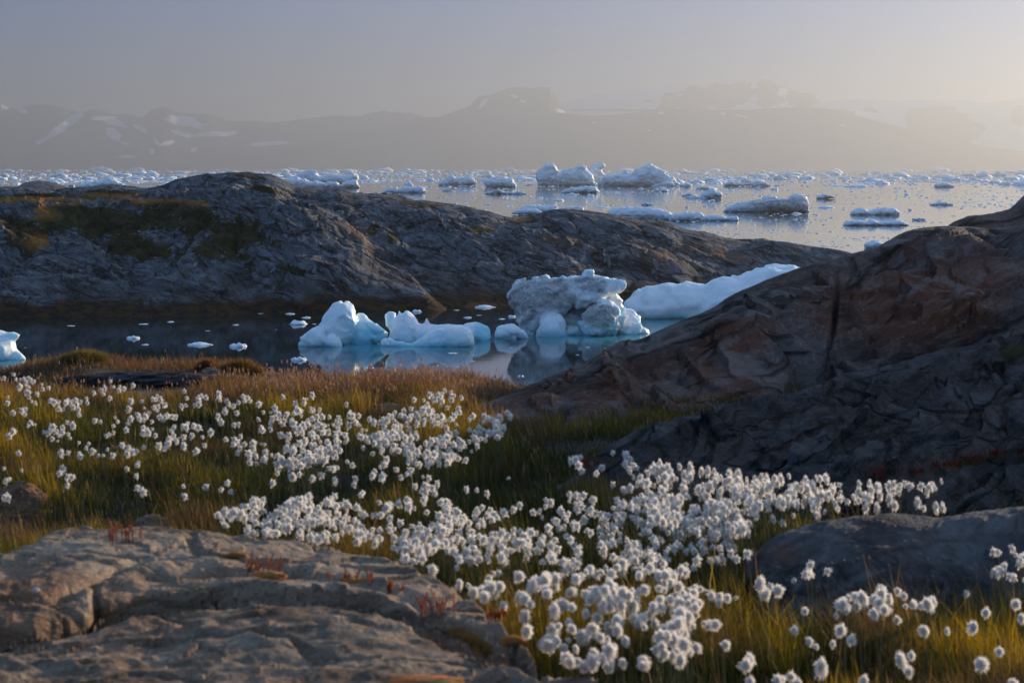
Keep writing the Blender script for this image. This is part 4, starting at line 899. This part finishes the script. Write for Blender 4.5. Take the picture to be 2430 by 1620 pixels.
def gcol(U, Y, pat, tus, r):
    n = len(U); k = pat*1.1+tus*2.0+r.normal(0,.25,n)+.12
    vr = HV+1.5/Y*FP
    shade_green = np.clip(1.5*np.maximum(np.maximum(ell(U,vr,1330,1560,520,520), ell(U,vr,1350,1060,300,130)), np.maximum(ell(U,vr,2050,1500,300,140), ell(U,vr,500,1040,420,50,.05)*.8)),0,1)  # dark green tussocks, plus meadow shade painted into the blade colour
    shade_green = np.maximum(shade_green, sstep(820,1000,U)*sstep(1950,1750,U)*sstep(1180,1260,vr))
    k = k-1.25*shade_green
    dark = np.array([.020,.030,.004]); olive = np.array([.080,.076,.009]); gold = np.array([.27,.175,.026]); rustc = np.array([.12,.066,.038])
    w = np.clip(.5+k*.8,0,1)[:,None]
    c = np.where(w < .5, dark+(olive-dark)*w*2, olive+(gold-olive)*(w*2-1))
    rim = np.clip(sstep(11.5,13.6,Y)*(.75+.5*tus)+r.normal(0,.1,n),0,1)[:,None]
    c = c+(rustc-c)*rim
    rp_ = np.clip(fbm(np.stack([(U-CU)/FP*Y,Y,0*Y],1)/.7,3,309)*2.2-.15+.5*sstep(10.5,12.5,Y)*sstep(700,1150,U)*sstep(1500,1250,U),0,1)[:,None]
    c = c+(rustc*1.15-c)*rp_*.8
    fr = (r.random(n) < .08)[:,None]; c = np.where(fr, rustc*1.1, c)
    fr = (r.random(n) < .04)[:,None]; c = np.where(fr, np.array([.34,.25,.12]), c)
    return c*r.uniform(.7,1.3,(n,1))
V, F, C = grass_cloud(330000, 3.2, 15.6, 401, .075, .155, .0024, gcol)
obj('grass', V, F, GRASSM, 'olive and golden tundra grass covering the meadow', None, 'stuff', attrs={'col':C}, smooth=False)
def rcol(U, Y, pat, tus, r): return np.array([[.14,.082,.058]])*r.uniform(.6,1.4,(len(U),1))
def rimd(U, Y, q):
    return np.clip(fbm(q/.6,3,333)*1.2+.35+.5*np.clip(ell(U,HV+1.45/Y*FP,1020,905,240,40),0,1),0,1)*np.where(U<1290,1,.25)*np.where(U<640,.35,1)
V, F, C = grass_cloud(34000, 11.6, 15.0, 402, .11, .19, .0014, rcol, dens=rimd, seedhead=True, bend=.6)
obj('reddish_grass', V, F, GRASSM, 'feathery reddish seed grass along the meadow rim', None, 'stuff', attrs={'col':C}, smooth=False)

# grass tussocks on the rim
def tussock(label, u, Y, wpx, hpx, col, seed):
    r = np.random.default_rng(seed); n = 1500; w = wpx/FP*Y*.5; h = hpx/FP*Y
    a = r.uniform(0,6.283,n); rr = w*.62*np.sqrt(r.random(n)); X = np.cos(a)*rr; Yy = np.sin(a)*rr*.7
    H = h*r.uniform(.55,1.05,n)*np.clip(1-2.1*(rr/w)**2,.15,1); lx, ly = np.cos(a)*rr*.75+r.normal(0,.02,n), np.sin(a)*rr*.5
    W = .005*np.ones(n); f = r.uniform(-.9,.9,n); side = np.stack([np.cos(f)*W/2, np.sin(f)*W/2, 0*W],1)
    P0 = np.stack([X,Yy,0*X-.05],1); P1 = np.stack([X+lx*.4,Yy+ly*.4,H*.6],1); P2 = np.stack([X+lx,Yy+ly,H],1)
    V = np.stack([P0-side,P0+side,P1+side*.7,P1-side*.7,P2],1).reshape(-1,3); b = np.arange(n)*5
    c = np.array([col])*r.uniform(.6,1.4,(n,1)); C = np.stack([c*.6,c*.6,c,c,c*1.2],1).reshape(-1,3)
    x = (u-CU)/FP*Y; z = float(ground_z(np.array([float(u)]), np.array([float(Y)]))[0])
    obj('grass_tussock', V+np.array([x,Y,z]), [np.stack([b,b+1,b+2,b+3],1), np.stack([b+3,b+2,b+4],1)], GRASSM, label, 'grass tussock', kind='thing', attrs={'col':np.clip(C,0,1)}, origin=(x,Y,z), smooth=False)
tussock('dome-shaped olive grass tussock against the water on the meadow rim', 205, 14.0, 150, 30, (.12,.095,.028), 1)
tussock('brownish grass tussock beside the pale stone on the rim', 570, 13.8, 130, 40, (.14,.085,.03), 2)
tussock('small ruddy grass tussock on the rim left of the pale stone', 490, 13.8, 60, 34, (.17,.075,.035), 3)

# ================================================================ cotton grass
t = NT('cotton_fibre')
cd = t.n('BsdfDiffuse', {'Color':(.90,.88,.84,1)}); ct = t.n('BsdfTranslucent', {'Color':(.93,.88,.80,1)})
mx = t.n('MixShader', {0:.58}); t.t.links.new(cd.outputs[0], mx.inputs[1]); t.t.links.new(ct.outputs[0], mx.inputs[2])
COTTON = t.done(mx)
STEM = plain('stem_green', (.085,.085,.03))
def tuft(seed, n, wid, el=1.0):
    r = np.random.default_rng(seed)
    d = r.normal(0,1,(n,3)); d[:,2] += .12; d /= np.linalg.norm(d,axis=1,keepdims=True)
    L = .0195*r.uniform(.70,1.18,n)*(1+.42*fbm(d*1.2+seed,2,seed))
    e = d*L[:,None]*np.array([1,1,el]); e[:,2] -= .0045*r.uniform(0,1.5,n); e[:,0] -= .004*r.uniform(0,1.6,n)
    m = e*.55+r.normal(0,.0012,(n,3)); m[:,2] += .0012
    s = np.cross(d, r.normal(0,1,(n,3))); s /= np.linalg.norm(s,axis=1,keepdims=True); s *= wid/2
    V = np.stack([d*.002-s*.6, d*.002+s*.6, m+s, m-s, e+s*.55, e-s*.55],1).reshape(-1,3); b = np.arange(n)*6; iv, jf = ico(2); cv = iv*np.array([1,1,el])*.0108*(1+.25*fbm(iv*2+seed,2,seed))[:,None]
    return np.concatenate([V,cv]), [np.concatenate([np.stack([b,b+1,b+2,b+3],1), np.stack([b+3,b+2,b+4,b+5],1)]), jf+len(V)]
HEADS = [mesh('cotton_head', *tuft(s+1, 520, .0017, e), COTTON, False) for s, e in enumerate([1.0,1.0,1.1,.9,1.35,1.6])]
def stem_mesh(seed, h):
    r = np.random.default_rng(seed); k = 7; zz = np.linspace(-.03, h, k); bx = .03*np.sin(zz/h*1.5+seed)*r.uniform(-1,1); by = .02*(zz/h)**2*r.uniform(-1,1)
    bx = bx-bx[-1]; by = by-by[-1]
    ang = np.arange(5)*2*math.pi/5; rad = np.linspace(.0013,.0008,k)
    V = np.array([(bx[i]+rad[i]*math.cos(a_), by[i]+rad[i]*math.sin(a_), zz[i]-h) for i in range(k) for a_ in ang])
    F = np.array([[i*5+j, i*5+(j+1)%5, i*5+5+(j+1)%5, i*5+5+j] for i in range(k-1) for j in range(5)])
    return V, F
STEMS = [mesh('cotton_stem', *stem_mesh(s, .27), STEM) for s in range(4)]
def poly_samples(poly, n, seed, clump, sig, uni=.2):
    r = np.random.default_rng(seed); A = np.array(poly, float); lo, hi = A.min(0), A.max(0); out = []
    cs = [c for c in r.uniform(lo, hi, (clump*6,2)) if inside(c[None], poly)[0]][:clump]
    while len(out) < n:
        p = r.uniform(lo, hi) if r.random() < uni or not cs else cs[r.integers(len(cs))]+r.normal(0,1,2)*np.array([sig, sig*.55])*r.choice([.55,1.0])
        if inside(np.array([p]), poly)[0]: out.append(p)
    return np.array(out)
POLYS = [ # outline in the photograph, how many, clumps, spread, tall heads, label
 ([(515,1205),(600,1185),(720,1180),(900,1165),(960,1190),(900,1290),(760,1280),(585,1262),(520,1240)],120,14,34,0,'fluffy white cotton grass head in the dense band above the boulder slab'),
 ([(880,1190),(1000,1175),(1250,1190),(1420,1150),(1560,1140),(1700,1170),(1780,1260),(1760,1330),(1600,1380),(1400,1350),(1250,1330),(1100,1330),(950,1330)],250,34,38,0,'fluffy white cotton grass head in the crowded centre of the near meadow'),
 ([(1000,1340),(1250,1340),(1500,1360),(1740,1390),(1720,1480),(1640,1560),(1480,1600),(1350,1570),(1240,1490),(1130,1420)],125,24,34,0,'fluffy white cotton grass head along the sloping edge of the boulder slab'),
 ([(1470,1120),(1560,1095),(1650,1110),(1800,1130),(1950,1125),(2100,1150),(2235,1135),(2240,1215),(2100,1225),(1900,1235),(1800,1262),(1700,1270),(1560,1240),(1480,1200)],300,26,36,1,'cotton grass head in the shaded thicket under the layered rock slab'),
 ([(620,975),(720,940),(800,955),(900,985),(960,960),(1040,925),(1090,930),(1120,975),(1215,985),(1180,1040),(1110,1090),(1000,1110),(900,1090),(820,1050),(700,1040),(640,1010)],300,30,32,0,'cotton grass head in the thick patch halfway to the water'),
 ([(0,880),(120,870),(300,905),(500,930),(660,960),(760,1040),(900,1090),(820,1120),(640,1110),(420,1060),(200,1090),(0,1080)],290,46,30,0,'cotton grass head scattered over the sunlit left meadow'),
 ([(560,1060),(800,1060),(1000,1110),(1150,1110),(1290,1150),(1200,1180),(960,1160),(800,1160),(600,1140)],55,16,26,0,'lone cotton grass head in the dark green strip of the middle meadow'),
 ([(0,1090),(240,1090),(520,1110),(560,1180),(330,1190),(120,1200),(0,1230)],22,8,26,0,'cotton grass head in the golden grass behind the boulder slab'),
 ([(1740,1400),(1900,1440),(2100,1440),(2300,1400),(2430,1430),(2430,1625),(2000,1625),(1700,1625),(1680,1540)],34,0,30,0,'single cotton grass head in the golden grass of the near corner'),
 ([(1800,1270),(1960,1290),(2000,1360),(1900,1420),(1800,1400),(1760,1330)],26,6,26,0,'cotton grass head in front of the low flat rock'),
 ([(1960,1400),(2100,1395),(2260,1400),(2260,1440),(2000,1450)],26,6,26,0,'dim cotton grass head in the shadow below the low flat rock'),
 ([(2300,1300),(2360,1275),(2440,1290),(2440,1380),(2330,1355)],26,4,22,0,'cotton grass head in the sunlit tuft at the right frame edge'),
 ([(1330,1080),(1480,1060),(1520,1120),(1380,1130)],22,5,20,0,'shaded cotton grass head at the toe of the layered rock slab'),
]
PL = []
for pi, (poly, n, cl, sg, tall, lab) in enumerate(POLYS):
    pts = poly_samples(poly, int(n*(1.15 if pi == 5 else 1.35 if pi == 4 else 1.9 if n > 60 else 1.15)), 500+pi, int(cl*1.3), sg, .38 if pi in (0,1,2,3) else .2)
    for (u, v) in pts:
        hh = RNG.uniform(.21,.31)+(.04 if tall else 0); Y = 1.28*FP/(v-HV)
        for _ in range(4): Y = (-float(ground_z(np.array([u]),np.array([Y]))[0])-hh)*FP/(v-HV)
        Y = min(max(Y, 3.0), 14.4)
        if float(rock_above(np.array([u]),np.array([Y]))[0]) > float(ground_z(np.array([u]),np.array([Y]))[0])+.05: 
            continue
        PL.append((Y, u, hh, tall, lab, pi))
PL.sort(key=lambda a: a[0])
rest_v, rest_q, rest_f, off = [], [], [], 0; st_v, st_f, soff = [], [], 0
FARH = [tuft(s+20, 110, .0036, e) for s, e in enumerate([1.0,1.1,.9,1.4])]
ordered = [p for p in PL]
for i, (Y, u, hh, tall, lab, pi) in enumerate(ordered):
    x = (u-CU)/FP*Y; g = float(ground_z(np.array([u]),np.array([Y]))[0]); sc = RNG.choice([RNG.uniform(.42,.64), RNG.uniform(.62,.98)], p=[.3,.7]); rz = RNG.uniform(0,6.28)
    tilt = (RNG.normal(0,.16), RNG.normal(0,.16))
    if i < 300:
        r_ = link('cotton_grass', None, (x,Y,g), kind='thing', label=lab, category='cotton grass', group='cotton grass '+str(['in the band above the slab','in the crowded centre','along the slab edge','in the shaded thicket','in the far patch','over the left meadow','in the dark strip','behind the slab','in the near corner','before the flat rock','below the flat rock','at the frame edge','at the slab toe'][pi]))
        r_.empty_display_size = .02
        s_ = link('stem', STEMS[i%4], (0,0,hh), r_); s_.scale = (1,1,hh/.27); s_.rotation_euler = (0,0,rz)
        k = (4+i%2) if tall and RNG.random() < .6 else int(RNG.integers(0,5))
        h_ = link('cotton_head', HEADS[k], (0,0,hh), r_); h_.scale = (sc,sc,sc*RNG.uniform(.88,1.25)); h_.rotation_euler = (*tilt, rz)
    else:
        k = 3 if tall and RNG.random() < .6 else int(RNG.integers(0,3))
        V, F = FARH[k]; c, s = math.cos(rz), math.sin(rz)
        W = V*sc*.92*np.array([1,1,RNG.uniform(.9,1.25)]); W = np.stack([W[:,0]*c-W[:,1]*s, W[:,0]*s+W[:,1]*c, W[:,2]],1)+np.array([x,Y,g+hh])
        rest_v.append(W); rest_q.append(F[0]+off); rest_f.append(F[1]+off); off += len(W)
        V, F = stem_mesh(i, hh); st_v.append(V+np.array([x,Y,g+hh])); st_f.append(F+soff); soff += len(V)
V = np.concatenate(rest_v); FQ_ = np.concatenate(rest_q); F = np.concatenate(rest_f); n1 = len(F)+len(FQ_)
me = mesh('distant_cotton_grass', np.concatenate([V]+st_v), [FQ_, F, np.concatenate([f+len(V) for f in st_f])], COTTON, False)
me.materials.append(STEM)
mi = np.zeros(len(me.polygons), np.int32); mi[n1:] = 1; me.polygons.foreach_set('material_index', mi)
link('distant_cotton_grass', me, label='white cotton grass heads massed across the farther meadow', kind='stuff')

# ================================================================ red plants and moss on the rocks
REDL = NT('red_leaf'); rl = REDL.attr('col', True)
a_ = REDL.n('BsdfDiffuse', {'Color':rl}); b_ = REDL.n('BsdfTranslucent', {'Color':rl}); m_ = REDL.n('MixShader', {0:.45}); REDL.t.links.new(a_.outputs[0], m_.inputs[1]); REDL.t.links.new(b_.outputs[0], m_.inputs[2]); REDM = REDL.done(m_)
def on_rock(u, v, ylo=3.2, yhi=7.0):
    Ys = np.linspace(ylo, yhi, 1200); z = np.maximum(rock_above(np.full(1200,float(u)), Ys), ground_z(np.full(1200,float(u)), Ys))
    rows = HV-z/Ys*FP; hit = np.where(rows <= v)[0]
    i = hit[0] if len(hit) else 1199
    return (u-CU)/FP*Ys[i], Ys[i], z[i]
def red_plant(label, u, v, spread, hpx, n, col, seed, ylo=3.2, yhi=7.0):
    hpx *= .72
    r = np.random.default_rng(seed); x, y, z = on_rock(u, v, ylo, yhi); k = y/FP
    root = link('red_plant', None, (x,y,z), label=label, category='plant')
    sv, sf, lv, lf, lc = [], [], [], [], []; so = lo_ = 0
    for i in range(n):
        bx, by = r.normal(0,spread*.35)*k, r.normal(0,spread*.2)*k; h = hpx*k*r.uniform(.45,1.1); lx, ly = r.normal(0,.25)*h, r.normal(0,.2)*h
        ang = np.arange(4)*math.pi/2
        for j, tt in enumerate((0,.5,1)):
            sv += [(bx+lx*tt**2+.0016*math.cos(a), by+ly*tt**2+.0016*math.sin(a), h*tt-.01*(1-tt)) for a in ang]
        sf += [[so+j*4+q_, so+j*4+(q_+1)%4, so+j*4+4+(q_+1)%4, so+j*4+4+q_] for j in range(2) for q_ in range(4)]; so += 12
        for m in range(16):
            tt = .25+.75*m/16; a = m*2.4; L = .011*r.uniform(.7,1.3)*(1.15-.5*tt)
            b0 = np.array([bx+lx*tt**2, by+ly*tt**2, h*tt]); d = np.array([math.cos(a)*.75, math.sin(a)*.75, .66]); sd = np.array([-math.sin(a), math.cos(a), 0])*L*.3
            lv += [b0, b0+d*L*.55+sd, b0+d*L, b0+d*L*.55-sd]; lf.append([lo_,lo_+1,lo_+2,lo_+3]); lo_ += 4
            lc += [np.array(col)*r.uniform(.6,1.4)]*4
    obj('stem', np.array(sv), np.array(sf), plain('red_stem', (.20,.07,.035)), parent=root)
    obj('leaves', np.array(lv), np.array(lf), REDM, parent=root, attrs={'col':np.clip(np.array(lc),0,1)}, smooth=False)
R_ = (.33,.115,.05)
red_plant('tall red plant sprigs on the crown of the boulder slab', 290, 1286, 95, 62, 11, (.34,.11,.055), 1)
red_plant('orange-red plant tuft beside the middle ledge of the slab', 625, 1358, 80, 52, 12, R_, 2)
red_plant('red plant tuft with three sprigs halfway along the slab ledge', 838, 1385, 55, 62, 8, R_, 3)
red_plant('small orange plant in the ledge between two red tufts', 930, 1405, 30, 38, 5, (.42,.13,.03), 4)
red_plant('bright red plant with a tall sprig where the slab narrows', 1025, 1462, 55, 85, 10, (.38,.075,.045), 5)
red_plant('dark red plant where the slab meets the cotton grass', 1180, 1472, 45, 40, 7, (.26,.05,.035), 6)
red_plant('dark red sprigs in a cleft of the shaded layered slab', 2080, 1140, 60, 50, 12, (.24,.035,.025), 7, 7.5, 12)
red_plant('dark red plants at the toe of the layered slab, beside shaded cotton heads', 1405, 1115, 90, 50, 20, (.17,.03,.025), 8, 7.5, 12)
for i_, (u_, v_, lab_) in enumerate([(2170,1128,'dark red plant at the near end of the red row in the slab groove'),(2235,1112,'dark red plant second from the near end of the red row in the groove'),(2300,1098,'dark red plant in the middle of the red row in the slab groove'),(2365,1086,'dark red plant next to the frame edge in the red row of the groove'),(2425,1076,'dark red plant cut by the frame edge in the red row of the groove')]):
    red_plant(lab_, u_, v_, 60, 30, 16, (.20,.022,.015), 9+i_, 7.5, 12.5)
MOSSM = NT('cushion_moss'); mc_ = MOSSM.n('TexCoord').outputs['Object']; mnz = MOSSM.noise(mc_, 60, 6, .7)
MOSSM_ = MOSSM.done(MOSSM.n('BsdfPrincipled', {'Base Color':MOSSM.mix(MOSSM.ramp(MOSSM.noise(mc_, 14, 4), [(.4,0.0),(.6,1.0)]), (.52,.14,.02), (.22,.12,.025)), 'Roughness':.95, 'Normal':MOSSM.bump(mnz, 1.0, .01)}))
def moss(label, u, v, wpx, hpx, seed):
    x, y, z = on_rock(u, v); V, F = ico(4); w = wpx/FP*y*.5; h = hpx/FP*y
    V = V*(1+.35*fbm(V*1.6+seed,4,seed)+.12*fbm(V*6,3,seed))[:,None]*np.array([w,w*.5,h])
    obj('moss_cushion', V+np.array([x,y,z]), F, MOSSM_, label, 'moss', kind='thing', origin=(x,y,z))
moss('wide orange moss cushion on the lowest edge of the slab', 1005, 1628, 190, 22, 3)
moss('orange moss cushion under the plant tuft on the middle ledge', 640, 1368, 90, 12, 5)
moss('small brown-orange moss cushion on the ledge edge', 560, 1318, 50, 9, 7)
moss('orange moss strip at the outer tip of the slab by the cotton heads', 1215, 1520, 60, 12, 9)
